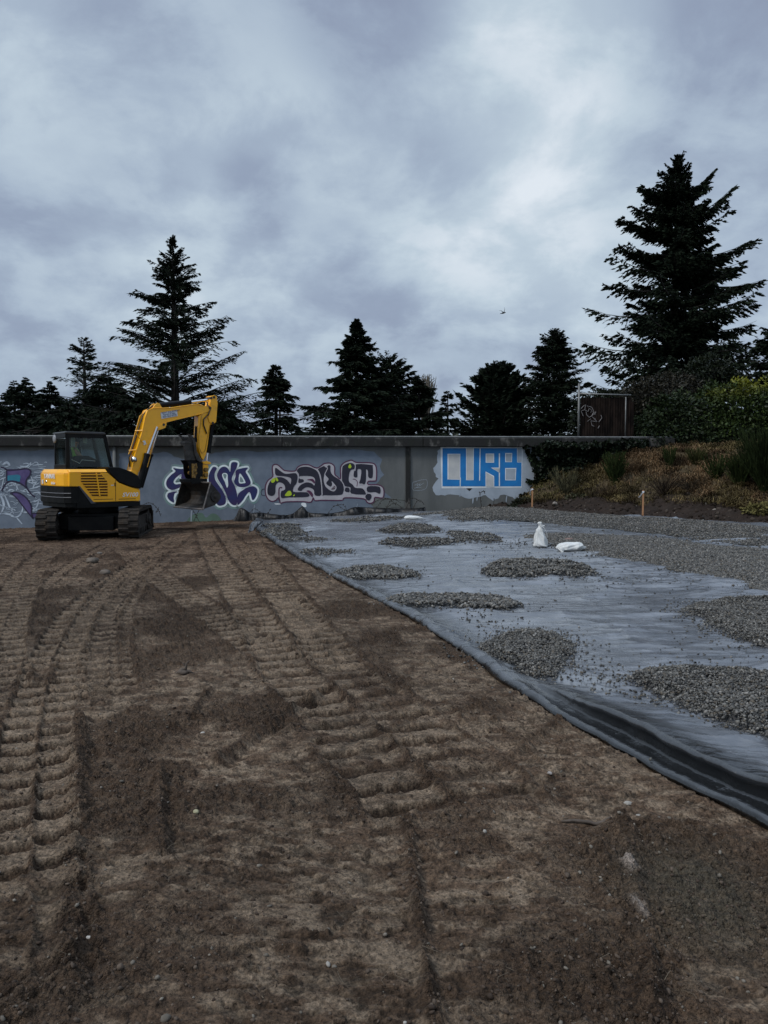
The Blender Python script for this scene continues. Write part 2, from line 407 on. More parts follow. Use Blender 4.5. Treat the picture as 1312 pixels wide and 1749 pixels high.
crumb = np.clip(sst(Ls, .12, .3)+sst(Lt, .1, .3)*cp_*.9+sst(L3, .22, .4)*cp_*.5, 0, 1)
wet = sst(fbm(X*.45+8, Y*.45, 3, 55), .45, .6)
# stay below the plastic at the right edge
H = np.where(X > edge_x(Y)-.02, np.minimum(H, -.01), H)
Z = B+H
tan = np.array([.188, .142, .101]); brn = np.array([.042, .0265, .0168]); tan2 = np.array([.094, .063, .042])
k = sst(fbm(X*9, Y*16, 4, 501), .35, .65)[..., None]; l = np.clip(loose*.85+.85*sst(lug_d, .25, .8), 0, 1)[..., None]  # lug grooves coloured darker, as loose soil and as shade sharpening the ridges
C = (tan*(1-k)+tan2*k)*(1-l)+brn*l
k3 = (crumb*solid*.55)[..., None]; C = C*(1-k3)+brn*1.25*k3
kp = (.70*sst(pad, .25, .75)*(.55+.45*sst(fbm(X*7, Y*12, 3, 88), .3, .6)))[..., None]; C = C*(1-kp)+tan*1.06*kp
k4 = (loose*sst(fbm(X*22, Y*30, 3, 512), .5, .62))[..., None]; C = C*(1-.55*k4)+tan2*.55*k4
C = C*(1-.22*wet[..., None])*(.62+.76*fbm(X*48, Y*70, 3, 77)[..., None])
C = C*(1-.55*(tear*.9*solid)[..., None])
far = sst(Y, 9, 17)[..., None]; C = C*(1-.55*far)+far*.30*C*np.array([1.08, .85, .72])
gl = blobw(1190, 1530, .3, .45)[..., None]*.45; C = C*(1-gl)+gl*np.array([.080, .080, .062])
cl = np.clip(blobw(1075, 1485, .035, .07)+blobw(1092, 1560, .02, .08), 0, 1)[..., None]; C = C*(1-cl)+cl*np.array([.27, .23, .20])
M_mud = mat('mud', (.92, .92, .92), (1.1, 1.08, 1.05), scale=90, rough=.88, attr=True, spec=.18)
t = M_mud.node_tree; b = t.nodes['Principled BSDF']; tcn = t.nodes.new('ShaderNodeTexCoord'); att = t.nodes.new('ShaderNodeAttribute'); att.attribute_name = 'col'
def voro(sc, feat='F1'):
    n = t.nodes.new('ShaderNodeTexVoronoi'); n.inputs['Scale'].default_value = sc; n.feature = feat
    w_ = t.nodes.new('ShaderNodeTexNoise'); w_.inputs['Scale'].default_value = sc*.5; ad = t.nodes.new('ShaderNodeVectorMath'); ad.operation = 'MULTIPLY_ADD'; t.links.new(w_.outputs['Color'], ad.inputs[0]); ad.inputs[1].default_value = (1.2/sc,)*3; t.links.new(tcn.outputs['Object'], ad.inputs[2]); t.links.new(tcn.outputs['Object'], w_.inputs['Vector']); t.links.new(ad.outputs[0], n.inputs['Vector']); return n
v1, v2 = voro(62), voro(150)
nz = t.nodes.new('ShaderNodeTexNoise'); nz.inputs['Scale'].default_value = 70; nz.inputs['Detail'].default_value = 8; nz.inputs['Roughness'].default_value = .72; t.links.new(tcn.outputs['Object'], nz.inputs['Vector'])
gr_ = MATH(t, 'ADD', MATH(t, 'MULTIPLY', v1.outputs['Distance'], MATH(t, 'ADD', MATH(t, 'MULTIPLY', att.outputs['Alpha'], -.9), -.25)), MATH(t, 'MULTIPLY', v2.outputs['Distance'], MATH(t, 'ADD', MATH(t, 'MULTIPLY', att.outputs['Alpha'], -.45), -.15)))
hgt = MATH(t, 'ADD', gr_, MATH(t, 'MULTIPLY', nz.outputs[0], .9))
bn = t.nodes.new('ShaderNodeBump'); bn.inputs['Distance'].default_value = .013; t.links.new(hgt, bn.inputs['Height']); t.links.new(bn.outputs[0], b.inputs['Normal'])
src = b.inputs['Base Color'].links[0].from_socket
sp1 = t.nodes.new('ShaderNodeSeparateColor'); t.links.new(v1.outputs['Color'], sp1.inputs[0]); sp2 = t.nodes.new('ShaderNodeSeparateColor'); t.links.new(v2.outputs['Color'], sp2.inputs[0])
mulv = MATH(t, 'ADD', MATH(t, 'ADD', MATH(t, 'MULTIPLY', sp1.outputs[0], .40), MATH(t, 'MULTIPLY', sp2.outputs[0], .50)), MAPR(t, nz.outputs[0], .35, .65, .15, .95))
vs_ = t.nodes.new('ShaderNodeVectorMath'); vs_.operation = 'SCALE'; t.links.new(src, vs_.inputs[0]); t.links.new(mulv, vs_.inputs['Scale']); t.links.new(vs_.outputs[0], b.inputs['Base Color'])
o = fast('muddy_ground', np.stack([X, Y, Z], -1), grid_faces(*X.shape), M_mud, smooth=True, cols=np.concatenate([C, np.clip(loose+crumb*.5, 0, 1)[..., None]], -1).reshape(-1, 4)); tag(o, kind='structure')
_my, _mx, _mz = ys, X, Z
def mud_z(x, y):
    i = int(np.clip(np.searchsorted(ys, y), 0, len(ys)-1)); j = int(np.clip((x-xl[i])/(xr[i]-xl[i])*(NC-1), 0, NC-1)); return float(Z_mud[i, j])
Z_mud = Z; loose_mud = loose

# --- a bank of bare soil rising to grass on the right
gx = np.linspace(2.0, 24, 520); gy = np.linspace(11.0, 34, 640); BX, BY = np.meshgrid(gx, gy)
t_ = bank_t(BX, BY); wl = 24.3+WA*(BX+12)
zz = base(BX, BY)+(.26*(fbm(BX*1.1, BY*1.3, 4, 9)-.5)+.18*(ridge(BX*1.6+BY*.8, BY*3.5, 3, 19)-.6)+lumps(BX*6, BY*6, 61, .6)*.08+(fbm(BX*9, BY*9, 3, 99)-.5)*.05)*sst(t_, -.3, .35)-.05*(1-sst(t_, -.5, .1))
gfac = sst(t_+1.2*(fbm(BX*1.2, BY*1.2, 3, 8)-.5), 1.0, 1.7)[..., None]
dk = np.array([.022, .016, .013]); dg = np.array([.09, .07, .042]); k = fbm(BX*5, BY*9, 4, 12)[..., None]
C = dk*(.7+.7*k)*(1-gfac)+dg*(.4+.8*k)*gfac
keep = (BY < wl-.12) | (BX > 9.4); Fg = grid_faces(*BX.shape)
kf = keep.ravel()[Fg].all(1) & (t_.ravel()[Fg] > -1.4).all(1)
M_bank = mat('bank_soil', (.9, .9, .9), (1.15, 1.1, 1.05), scale=14, rough=.95, bump=.02, bscale=40, attr=True, spec=.2)
o = fast('bank_slope', np.stack([BX, BY, zz], -1), Fg[kf], M_bank, smooth=True, cols=C.reshape(-1, 3)); tag(o, kind='structure')
def bank_z(x, y):
    i = min(max(int((y-11)/23*639), 0), 639); j = min(max(int((x-2)/22*519), 0), 519); return float(zz_bank[i, j])
zz_bank = zz

# ================================================================ plastic sheet
prof_far = np.array([(.12, 0), (.04, -.005), (-.01, .012), (-.025, .05), (-.01, .085), (.03, .112), (.07, .122), (.11, .122), (.15, .115), (.19, .103), (.23, .09), (.28, .075), (.34, .06), (.42, .045), (.52, .035), (.64, .03), (.8, .03)])
prof_near = np.array([(.12, 0), (.03, -.005), (-.005, .010), (-.015, .035), (-.005, .058), (.02, .070), (.05, .066), (.08, .045), (.105, .022), (.15, .012), (.20, .03), (.205, .09), (.17, .150), (.20, .170), (.30, .158), (.50, .10), (.9, .04)])
prof_far = prof_far*np.array([.66, .68])
prof_near[:9] *= np.array([1, .8])
kn = np.linspace(0, len(prof_far)-1, 60); ki = np.arange(len(prof_far))
ty = [2.0]
while ty[-1] < 24.25: ty.append(ty[-1]+min(max(ty[-1], 3.0)**2/1500., .03))
ty = np.array(ty); wn = (1-sst(ty, 4.9, 6.6))
rows = []
ex = edge_x(ty); lat = np.linspace(0, 1, 560)[1:]**1.25
PFx = np.interp(kn, ki, prof_far[:, 0]); PFz = np.interp(kn, ki, prof_far[:, 1]); PNx = np.interp(kn, ki, prof_near[:, 0]); PNz = np.interp(kn, ki, prof_near[:, 1])
hvar = (.75+.5*vn(ty*.9, ty*0, 31)+.25*(vn(ty*5, ty*0, 32)-.5))
hvar = hvar*np.interp(ty, [3, 6, 9, 16, 25], [.95, .85, .85, 1.1, 1.3])
px_ = PFx[None]*(1-wn[:, None])+PNx[None]*wn[:, None]; pz_ = (PFz[None]*(1-wn[:, None])+PNz[None]*wn[:, None])*hvar[:, None]
rightx = np.minimum(.60*ty+2.5, np.interp(ty, [12, 17, 21.3, 23.9], [16, 12.6, 7.5, 3.6]))
rightx = np.maximum(rightx, ex+1.5)
x0 = px_[:, -1]+ex
TX = np.concatenate([px_+ex[:, None], x0[:, None]+(rightx-x0)[:, None]*lat[None]], 1)
TY = np.repeat(ty[:, None], TX.shape[1], 1); 
tz = np.concatenate([pz_, np.repeat((pz_[:, -1:]), len(lat), 1)], 1); din = TX-ex[:, None]
tz = np.where(din > .9, .03+(tz-.03)*np.exp(-(din-.9)/.5), tz)
onflat = sst(din, .1, .7)*(1-.85*sst(TY, 22.6, 23.8))
wq = 1.1*fbm(TX*.7, TY*.9, 3, 650); wr = ridge(TX*.55+.25*TY, TY*2.6-.30*TX+wq, 2, 601); wr2 = ridge(TX*1.3+.3*fbm(TX, TY, 2, 3), TY*6.2-.7*TX+2*wq, 2, 602)
wr3 = fbm(TX*2.5+TY, TY*12, 2, 603); big = fbm(TX*.35, TY*.8, 3, 604)
rip = sst(fbm(TX*.5+3, TY*.5, 3, 640), .35, .6)
wr4 = ridge(TX*.8+.2*TY, TY*8.5-1.1*TX+2.5*wq, 2, 607)
tz = tz+onflat*((wr**3)*.042*(.35+rip)+(wr2**3)*.026*(.35+rip)+(wr4**6)*.016*(.2+rip)+(wr3-.5)*.007+(big-.5)*.05)
# fan of tension creases pulled toward the edge
cre = ridge((din*1.2+TY*1.0)*3.4, (TY-din)*.6, 2, 611); tz = tz+np.exp(-((din-.55)/.45)**2)*(cre**4)*.016
edn = (1-sst(din, .25, .6)); tz = tz+edn*(1-.6*wn[:, None])*((fbm(TX*7, TY*5, 3, 620)-.5)*.024+(ridge(TX*9+TY*6, TY*7-TX*3, 2, 621)**4)*.020)*sst(tz, .02, .07)
TX = TX+edn*(vn(TY*9, din*5, 623)-.5)*.022
TZ = base(TX, TY)+tz-.008
bk = bank_t(TX, TY); TZ = np.where(bk > -.1, TZ-.1, TZ)
def plastic(name):
    m = bpy.data.materials.new(name); m.use_nodes = True; t = m.node_tree; b = t.nodes['Principled BSDF']
    tcn = t.nodes.new('ShaderNodeTexCoord'); mp = t.nodes.new('ShaderNodeMapping'); mp.inputs['Scale'].default_value = (1.0, 2.2, 1); t.links.new(tcn.outputs['Object'], mp.inputs[0])
    def noi(sc, de, src=None):
        n = t.nodes.new('ShaderNodeTexNoise'); n.inputs['Scale'].default_value = sc; n.inputs['Detail'].default_value = de
        t.links.new(src or mp.outputs[0], n.inputs['Vector']); return n.outputs[0]
    a = MAPR(t, noi(1.4, 7), .48, .66); d = MAPR(t, noi(9, 6), .45, .75)
    c = MIXC(t, MATH(t, 'MULTIPLY', a, .8), (.105, .115, .132), (.180, .195, .220)); c = MIXC(t, MATH(t, 'MULTIPLY', d, .5), c, (.20, .205, .215))
    at_ = t.nodes.new('ShaderNodeAttribute'); at_.attribute_name = 'col'; c = MIXC(t, at_.outputs['Color'], (.006, .0065, .007), c)      # dusty grey doubles as sky sheen; fold and foot painted black as shade
    t.links.new(c, b.inputs['Base Color'])
    t.links.new(MAPR(t, noi(2.1, 6), .35, .7, .13, .33), b.inputs['Roughness'])
    b.inputs['Specular IOR Level'].default_value = .9
    bn = t.nodes.new('ShaderNodeBump'); bn.inputs['Distance'].default_value = .010; t.links.new(noi(7, 5), bn.inputs['Height'])
    b2 = t.nodes.new('ShaderNodeBump'); b2.inputs['Distance'].default_value = .0025; t.links.new(noi(60, 3, tcn.outputs['Object']), b2.inputs['Height'])
    t.links.new(bn.outputs[0], b2.inputs['Normal']); t.links.new(b2.outputs[0], b.inputs['Normal'])
    return m
M_pl = plastic('black_plastic')
M_pld = mat('black_plastic_dull', (.006, .006, .0065), (.016, .016, .017), scale=5, spec=.3, rough=.45, bump=.01, bscale=9)
dust_shade = np.clip(.50*(1-.75*wn[:, None])*(.6+.6*fbm(TX*4, TY*4, 3, 71))*sst(np.arange(TX.shape[1])[None]+0*TX, 11, 20)+.85*sst(din, .26, .65), 0, 1); kk_ = np.arange(TX.shape[1])[None]; dust_shade = dust_shade*(1-wn[:, None]*((kk_ > 21) & (kk_ < 43)))  # cleared low on the roll and inside the fold: shade painted into the colour
dust_shade = np.where((kk_ < 4), 0, dust_shade)
sheet = fast('plastic_sheet', np.stack([TX, TY, TZ], -1), grid_faces(*TX.shape), M_pl, smooth=True, cols=np.repeat(dust_shade.reshape(-1, 1), 3, 1))
tag(sheet, 'wide wrinkled black plastic sheet spread over the ground with a rolled edge beside the mud', 'plastic sheet')
def sheet_z(x, y):
    i = int(np.clip(np.searchsorted(ty, y), 0, len(ty)-1)); j = int(np.clip(np.searchsorted(TX[i, 60:], x), 0, TX.shape[1]-61))+60; return float(TZ[i, j])

# crumpled end of the sheet, standing up against the wall foot
def strip(name, top, bot, n=90, parent=None, m=None, thick=.02, amp=.05, seed=0):
    """a loose standing band of plastic between a top line and a bottom line, world points"""
    T = cr_smooth(top, False, 8); Bm = cr_smooth(bot, False, 8); k = 7
    T = [T[int(i*(len(T)-1)/(n-1))] for i in range(n)]; Bm = [Bm[int(i*(len(Bm)-1)/(n-1))] for i in range(n)]
    V = []
    for i in range(n):
        for j in range(k):
            f = j/(k-1); p = Bm[i].lerp(T[i], f); a = amp*math.sin(f*math.pi)
            no = float(vn(np.array([i*24.0/n]), np.array([f*1.6]), seed)[0])-.5
            V.append((p.x+no*amp*.6, p.y-a*(.6+no*1.6), p.z+no*amp*.25))
    o = fast(name, V, grid_faces(n, k), m or M_pld, parent, True, cols=np.full((len(V), 3), .35))
    md = o.modifiers.new('solid', 'SOLIDIFY'); md.thickness = thick; return o
def gl_(px, py, dz=0): 
    g = gp(px, py); return (g[0], g[1], g[2]+dz)
def wl_(px, py, off): return wp(px, py, off)
fold = empty('plastic_roll', gl_(480, 886)); tag(fold, 'crumpled black plastic edge bunched up along the foot of the painted wall', 'plastic sheet')
def rel(o, root): 
    o.matrix_parent_inverse = Matrix.Translation(-Vector(root.location)); return o
top = [wl_(405, 884, .5), wl_(409, 877, .5), wl_(414, 867, .5), wl_(418, 867, .5), wl_(432, 875, .5), wl_(446, 874, .5), wl_(475, 878, .5), wl_(500, 877, .5), wl_(516, 865, .5), wl_(520, 865, .5), wl_(530, 874, .5), wl_(560, 876, .5), wl_(590, 871, .5), wl_(608, 865, .5), wl_(650, 867, .5), wl_(700, 868, .5), wl_(724, 865, .45)]
bot = [wl_(402, 891, .6), wl_(407, 892, .6), wl_(412, 893, .6), wl_(418, 893, .6), wl_(434, 892, .6), wl_(450, 889, .6), wl_(475, 889, .6), wl_(500, 888, .6), wl_(516, 888, .6), wl_(520, 888, .6), wl_(530, 888, .6), wl_(560, 884, .6), wl_(590, 883, .6), wl_(615, 880, .6), wl_(650, 878, .6), wl_(700, 877, .6), wl_(724, 875, .55)]
rel(strip('folded_band', top, bot, 220, fold, seed=3, amp=.05), fold)
t2 = [at(424, 908, 20.0), at(430, 893, 20.6), at(440, 889, 20.8), at(448, 893, 20.8), at(446, 902, 20.4), at(437, 909, 20.0), at(430, 914, 19.8)]
b2 = [at(424, 922, 19.9), at(427, 919, 20.1), at(436, 902, 20.5), at(441, 900, 20.5), at(436, 910, 20.1), at(431, 916, 19.9), at(426, 922, 19.7)]
rel(strip('curled_flap', t2, b2, 40, fold, m=M_pl, seed=9, amp=.10), fold)

# ================================================================ gravel
def stones(cnt, P, size, seed, squash=.65, lod=1):
    """P (n,3) centres, size (n,) radii -> irregular pebbles"""
    g = np.random.default_rng(seed); n = len(P)
    if lod == 1:
        ph = (1+5**.5)/2
        Vb = np.array([(-1, ph, 0), (1, ph, 0), (-1, -ph, 0), (1, -ph, 0), (0, -1, ph), (0, 1, ph), (0, -1, -ph), (0, 1, -ph), (ph, 0, -1), (ph, 0, 1), (-ph, 0, -1), (-ph, 0, 1)])/1.9
        Fb = np.array([(0, 11, 5), (0, 5, 1), (0, 1, 7), (0, 7, 10), (0, 10, 11), (1, 5, 9), (5, 11, 4), (11, 10, 2), (10, 7, 6), (7, 1, 8), (3, 9, 4), (3, 4, 2), (3, 2, 6), (3, 6, 8), (3, 8, 9), (4, 9, 5), (2, 4, 11), (6, 2, 10), (8, 6, 7), (9, 8, 1)])
    else:
        Vb = np.array([(1, 0, 0), (0, 1, 0), (-1, 0, 0), (0, -1, 0), (0, 0, 1), (0, 0, -1)])*1.0; Fb = np.array([(0, 1, 4), (1, 2, 4), (2, 3, 4), (3, 0, 4), (1, 0, 5), (2, 1, 5), (3, 2, 5), (0, 3, 5)])
    m = len(Vb); V = Vb[None]*(1+.28*(g.random((n, m, 1))-.5)*2*.6+.12*(g.random((n, m, 3))-.5))
    V = V*np.stack([1+.5*g.random(n), .75+.3*g.random(n), squash*(.8+.5*g.random(n))], -1)[:, None]
    q = g.normal(size=(n, 4)); q[:, 1:3] *= .35; q /= np.linalg.norm(q, axis=1, keepdims=True)
    w_, x_, y_, z_ = q.T
    Rm = np.stack([np.stack([1-2*(y_*y_+z_*z_), 2*(x_*y_-z_*w_), 2*(x_*z_+y_*w_)], -1), np.stack([2*(x_*y_+z_*w_), 1-2*(x_*x_+z_*z_), 2*(y_*z_-x_*w_)], -1), np.stack([2*(x_*z_-y_*w_), 2*(y_*z_+x_*w_), 1-2*(x_*x_+y_*y_)], -1)], 1)
    V = np.einsum('nij,nmj->nmi', Rm, V)*size[:, None, None]+P[:, None]
    Fc = (Fb[None]+(np.arange(n)*m)[:, None, None]).reshape(-1, 3)
    base_c = .68*np.array([(.12, .116, .104), (.205, .197, .178), (.055, .054, .052), (.32, .305, .275), (.14, .118, .088)])[g.choice(5, n, p=[.36, .24, .24, .07, .09])]
    C = np.repeat((base_c*(.75+.5*g.random((n, 1))))[:, None], m, 1)
    return V.reshape(-1, 3), Fc, C.reshape(-1, 3)
M_st = mat('gravel_stone', (1, 1, 1), (.8, .8, .82), scale=60, rough=.62, attr=True, spec=.4)
def inpoly(x, y, P):
    c = np.zeros(np.shape(x), bool); n = len(P)
    for i in range(n):
        x1, y1 = P[i]; x2, y2 = P[(i+1) % n]
        k = (y1 > y) != (y2 > y); xx = (x2-x1)*(y-y1)/((y2-y1) if abs(y2-y1) > 1e-9 else 1e-9)+x1; c ^= k & (x < xx)
    return c
def pdist(x, y, P):
    b = np.full(np.shape(x), 1e9); n = len(P)
    for i in range(n):
        ax, ay = P[i]; bx, by = P[(i+1) % n]; dx, dy = bx-ax, by-ay
        t = np.clip(((x-ax)*dx+(y-ay)*dy)/(dx*dx+dy*dy+1e-9), 0, 1); b = np.minimum(b, np.hypot(x-ax-t*dx, y-ay-t*dy))
    return b
piles = [
 ('loose grey gravel pile against the rolled plastic edge', [(815, 1112), (845, 1095), (890, 1084), (940, 1088), (975, 1100), (968, 1130), (962, 1168), (930, 1166), (880, 1148), (835, 1128)], .20),
 ('largest nearest gravel pile, at the right edge where the plastic fold opens', [(1055, 1170), (1110, 1158), (1200, 1152), (1300, 1160), (1400, 1165), (1430, 1260), (1340, 1292), (1260, 1268), (1190, 1235), (1120, 1195)], .22),
 ('gravel heap at the right edge above the nearest pile', [(1168, 1050), (1200, 1037), (1270, 1032), (1380, 1036), (1420, 1080), (1340, 1110), (1270, 1098), (1215, 1075)], .20),
 ('long low gravel ridge crosswise on the plastic near the rolled edge', [(652, 1031), (700, 1022), (790, 1022), (860, 1028), (890, 1041), (830, 1048), (760, 1046), (700, 1043)], .13),
 ('oval gravel pile left of the long low ridge and farther away', [(563, 984), (600, 974), (650, 972), (690, 977), (718, 986), (680, 992), (620, 993), (585, 990)], .15),
 ('broad gravel mound in front of the two white sandbags', [(818, 983), (850, 966), (900, 963), (960, 966), (1020, 983), (980, 990), (900, 991), (850, 989)], .18),
 ('thin small gravel streak beside the crease of the plastic edge', [(510, 948), (540, 943), (575, 944), (612, 950), (560, 954), (528, 952)], .09),
 ('gravel patch in the middle of the sheet left of the standing sandbag', [(643, 936), (690, 927), (740, 925), (790, 929), (745, 939), (700, 941)], .11),
 ('gravel patch just left of the standing sandbag and behind it', [(764, 913), (800, 914), (850, 920), (856, 929), (820, 931), (785, 927)], .10),
 ('gravel heap right under the farthest white sandbag', [(646, 913), (675, 901), (700, 899), (752, 906), (735, 914), (690, 916)], .16),
 ('dark gravel heap by the curled black flap', [(445, 915), (475, 908), (505, 907), (524, 915), (500, 920), (465, 920)], .16),
 ('pale gravel heap nearest the crumpled plastic at the wall', [(448, 902), (465, 899), (500, 899), (515, 902), (490, 904), (460, 904)], .08),
 ('faint thin gravel line between two creases near the far corner', [(470, 926), (500, 922), (545, 922), (560, 926), (520, 929), (490, 929)], .07),
 ('gravel patch in front of the wall between the far sandbag and the mural', [(765, 890), (800, 887), (838, 889), (840, 894), (800, 895), (775, 894)], .10),
 ('wide faint gravel spread along the wall foot at far left of the sheet', [(560, 893), (600, 890), (650, 888), (700, 888), (660, 892), (600, 895)], .05),
]
for i, (lab, poly, hmax) in enumerate(piles):
    g = np.random.default_rng(100+i); P = [gp(*p)[:2] for p in poly]; P = [(p.x, p.y) for p in cr_smooth([(a, b, 0) for a, b in P], True, 4)]
    xs = [p[0] for p in P]; yy = [p[1] for p in P]; area = (max(xs)-min(xs))*(max(yy)-min(yy)); D = sum(yy)/len(yy)
    sz = .0080 if D < 9 else (.014 if D < 13 else .018)
    hmax = hmax*(.34 if D < 13 else .28)
    n = int(min(area*2.2/(sz*sz*3.0), 30000 if D < 9 else 9000)); m_ = .35
    x = g.uniform(min(xs)-m_, max(xs)+m_, n); y = g.uniform(min(yy)-m_*2, max(yy)+m_*2, n)
    ins = inpoly(x, y, P); d = np.where(ins, 1, -1)*pdist(x, y, P)+(.26 if D < 9 else .14)*(fbm(x*4, y*4, 4, i)-.5)
    keep = (d > 0) | (g.random(n) < (.26 if D < 9 else .14)*np.exp(np.minimum(d, 0)/(.13 if D < 9 else .07))); x, y, d = x[keep], y[keep], d[keep]
    bz = np.array([sheet_z(a, b) for a, b in zip(x, y)])
    hh = hmax*np.clip(np.maximum(d, 0)/(hmax*1.9), 0, 1)**.85*(.75+.5*fbm(x*3, y*3, 2, i+5)); s = sz*(.55+g.random(len(x))**2*1.3)
    if D < 13:
        # several layers so nothing shows between the stones
        x2 = np.concatenate([x, x+g.normal(0, .01, len(x))]); y2 = np.concatenate([y, y+g.normal(0, .01, len(x))]); z2 = np.concatenate([bz+hh, bz+hh*.86-.004]); s2 = np.concatenate([s, s*1.2]); 
        ok = np.concatenate([np.ones(len(x), bool), hh > .02]); x2, y2, z2, s2 = x2[ok], y2[ok], z2[ok], s2[ok]
    else: x2, y2, z2, s2 = x, y, bz+hh, s
    z2 = z2+g.random(len(z2))*sz*1.2*(np.concatenate([hh]*(len(x2)//len(x)) if len(x2) % len(x) == 0 else [np.ones(len(x2))]) > .01)[:len(x2)]
    V, Fc, C = stones(0, np.stack([x2, y2, z2+s2*.3], -1), s2, 200+i, lod=1 if D < 13 else 0)
    # the packed core of the pile
    cx_, cy_ = np.mean(xs), np.mean(yy); gxn = np.linspace(min(xs), max(xs), 60); gyn = np.linspace(min(yy), max(yy), 60); GX, GY = np.meshgrid(gxn, gyn)
    dd = np.where(inpoly(GX, GY, P), 1, -1)*pdist(GX, GY, P)+(.26 if D < 9 else .14)*(fbm(GX*4, GY*4, 4, i)-.5)
    bb = np.array([sheet_z(a, b) for a, b in zip(GX.ravel(), GY.ravel())]).reshape(GX.shape)
    GZ = bb-.035+hmax*np.clip(np.maximum(dd-.02, 0)/(hmax*1.9), 0, 1)**.85*(.75+.5*fbm(GX*3, GY*3, 2, i+5))+lumps(GX*40, GY*40, 7, 1)*.006
    Fg = grid_faces(60, 60); Fg = Fg[(dd.ravel()[Fg] > .0).all(1)]
    tri = np.concatenate([Fg[:, [0, 1, 2]], Fg[:, [0, 2, 3]]]) if len(Fg) else np.zeros((0, 3), int)
    o = fast('gravel_pile', np.concatenate([V, np.stack([GX, GY, GZ], -1).reshape(-1, 3)]), np.concatenate([Fc, tri+len(V)]), M_st, cols=np.concatenate([C, np.full((3600, 3), .05)]))
    tag(o, lab, 'gravel pile', 'gravel piles dumped on the black plastic')
# the spread gravel on the right
fieldA = [(893, 919), (930, 916), (960, 914), (1045, 917), (1100, 920), (1150, 925), (1202, 933), (1312, 943), (1500, 960), (1500, 1060), (1312, 1017), (1250, 1000), (1190, 988), (1120, 972), (1060, 960), (1000, 948), (960, 938), (920, 932)]
fieldB = [(705, 882), (760, 876), (800, 871), (850, 867), (900, 870), (955, 876), (1060, 884), (1200, 892), (1312, 904), (1500, 925), (1500, 955), (1312, 937), (1200, 926), (1130, 916), (1040, 907), (955, 900), (900, 893), (850, 890), (790, 889), (740, 884)]
M_gr = mat('gravel_bed', (.05, .05, .048), (.15, .145, .13), scale=45, rough=.8, bump=.02, bscale=45)
def field(name, poly, lab, seed, hmax, n, parent=None):
    hmax *= .7
    g = np.random.default_rng(seed); P = [gp(*p)[:2] for p in poly]; xs = [p[0] for p in P]; yy = [p[1] for p in P]
    NX, NY = 420, 300; GX, GY = np.meshgrid(np.linspace(min(xs), max(xs), NX), np.linspace(min(yy), max(yy), NY))
    def hh(x, y):
        d = np.where(inpoly(x, y, P), 1, -1)*pdist(x, y, P)+.25*(fbm(x*2.2, y*2.2, 3, seed)-.5)
        return d, .005+hmax*np.clip(d/.55, 0, 1)**.8*(.7+.6*fbm(x*.8, y*2.2, 3, seed+4))+.02*(ridge(x*.5+y*.2, y*2.6, 2, seed+2)-.5)
    d, h = hh(GX, GY); GZ = base(GX, GY)+.02+h+lumps(GX*22, GY*22, seed, 1)*.02
    Fg = grid_faces(NY, NX); Fg = Fg[(d.ravel()[Fg] > 0).all(1)]
    tri = np.concatenate([Fg[:, [0, 1, 2]], Fg[:, [0, 2, 3]]])
    x = g.uniform(min(xs), max(xs), n*3); y = min(yy)+(max(yy)-min(yy))*g.random(n*3)**1.25; dd, h2 = hh(x, y)
    k = (dd > 0) | (g.random(n*3) < .10*np.exp(dd/.18)); k &= (np.abs(x) < .62*y+1.2); x, y, h2, dd = x[k][:n], y[k][:n], h2[k][:n], dd[k][:n]
    s = .0145*(.6+g.random(len(x))**2*1.3); V, Fc, C = stones(0, np.stack([x, y, base(x, y)+.035+np.where(dd > 0, h2, .01)+s*.2], -1), s, seed, lod=0)
    m = GX.size
    cc = np.array([.055, .055, .050])*(.5+1.0*vn(GX*45, GY*45, 5).reshape(-1, 1))
    o = fast(name, np.concatenate([V, np.stack([GX, GY, GZ], -1).reshape(-1, 3)]), np.concatenate([Fc, tri+len(V)]), M_st, cols=np.concatenate([C, cc]))
    tag(o, lab, 'gravel', None, 'stuff'); return o
field('spread_gravel', fieldA, 'broad grey gravel spread over the plastic at right behind the sandbags', 31, .07, 60000)
field('spread_gravel', fieldB, 'strip of grey gravel along the wall foot and the bank toe', 32, .06, 34000)
# stray stones on the sheet
g = np.random.default_rng(5); n = 2600
cen = [(895, 1125, 130, 60), (1190, 1210, 190, 70), (1240, 1075, 130, 50), (770, 1037, 150, 22), (980, 950, 120, 14), (1040, 985, 160, 22), (1130, 1000, 180, 25), (760, 1065, 90, 20), (1120, 1180, 100, 40), (880, 932, 60, 10), (920, 985, 120, 14), (640, 985, 90, 12)]
pp = []
while len(pp) < 1500:
    c = cen[g.integers(len(cen))]; px, py = g.normal(c[0], c[2]*.6), g.normal(c[1], c[3]*.6)
    if py < 905 or px > 1360: continue
    q_ = gp(px, py)
    if q_[0] < float(edge_x(q_[1]))+.5: continue
    pp.append((q_[0], q_[1], sheet_z(q_[0], q_[1])+.004))
pp = np.array(pp); s = .008+.010*g.random(len(pp))**2; V, Fc, C = stones(0, pp, s, 77)
o = fast('stray_gravel', V, Fc, M_st, cols=C*.6); tag(o, 'single gravel stones scattered over the black plastic', 'gravel', None, 'stuff')
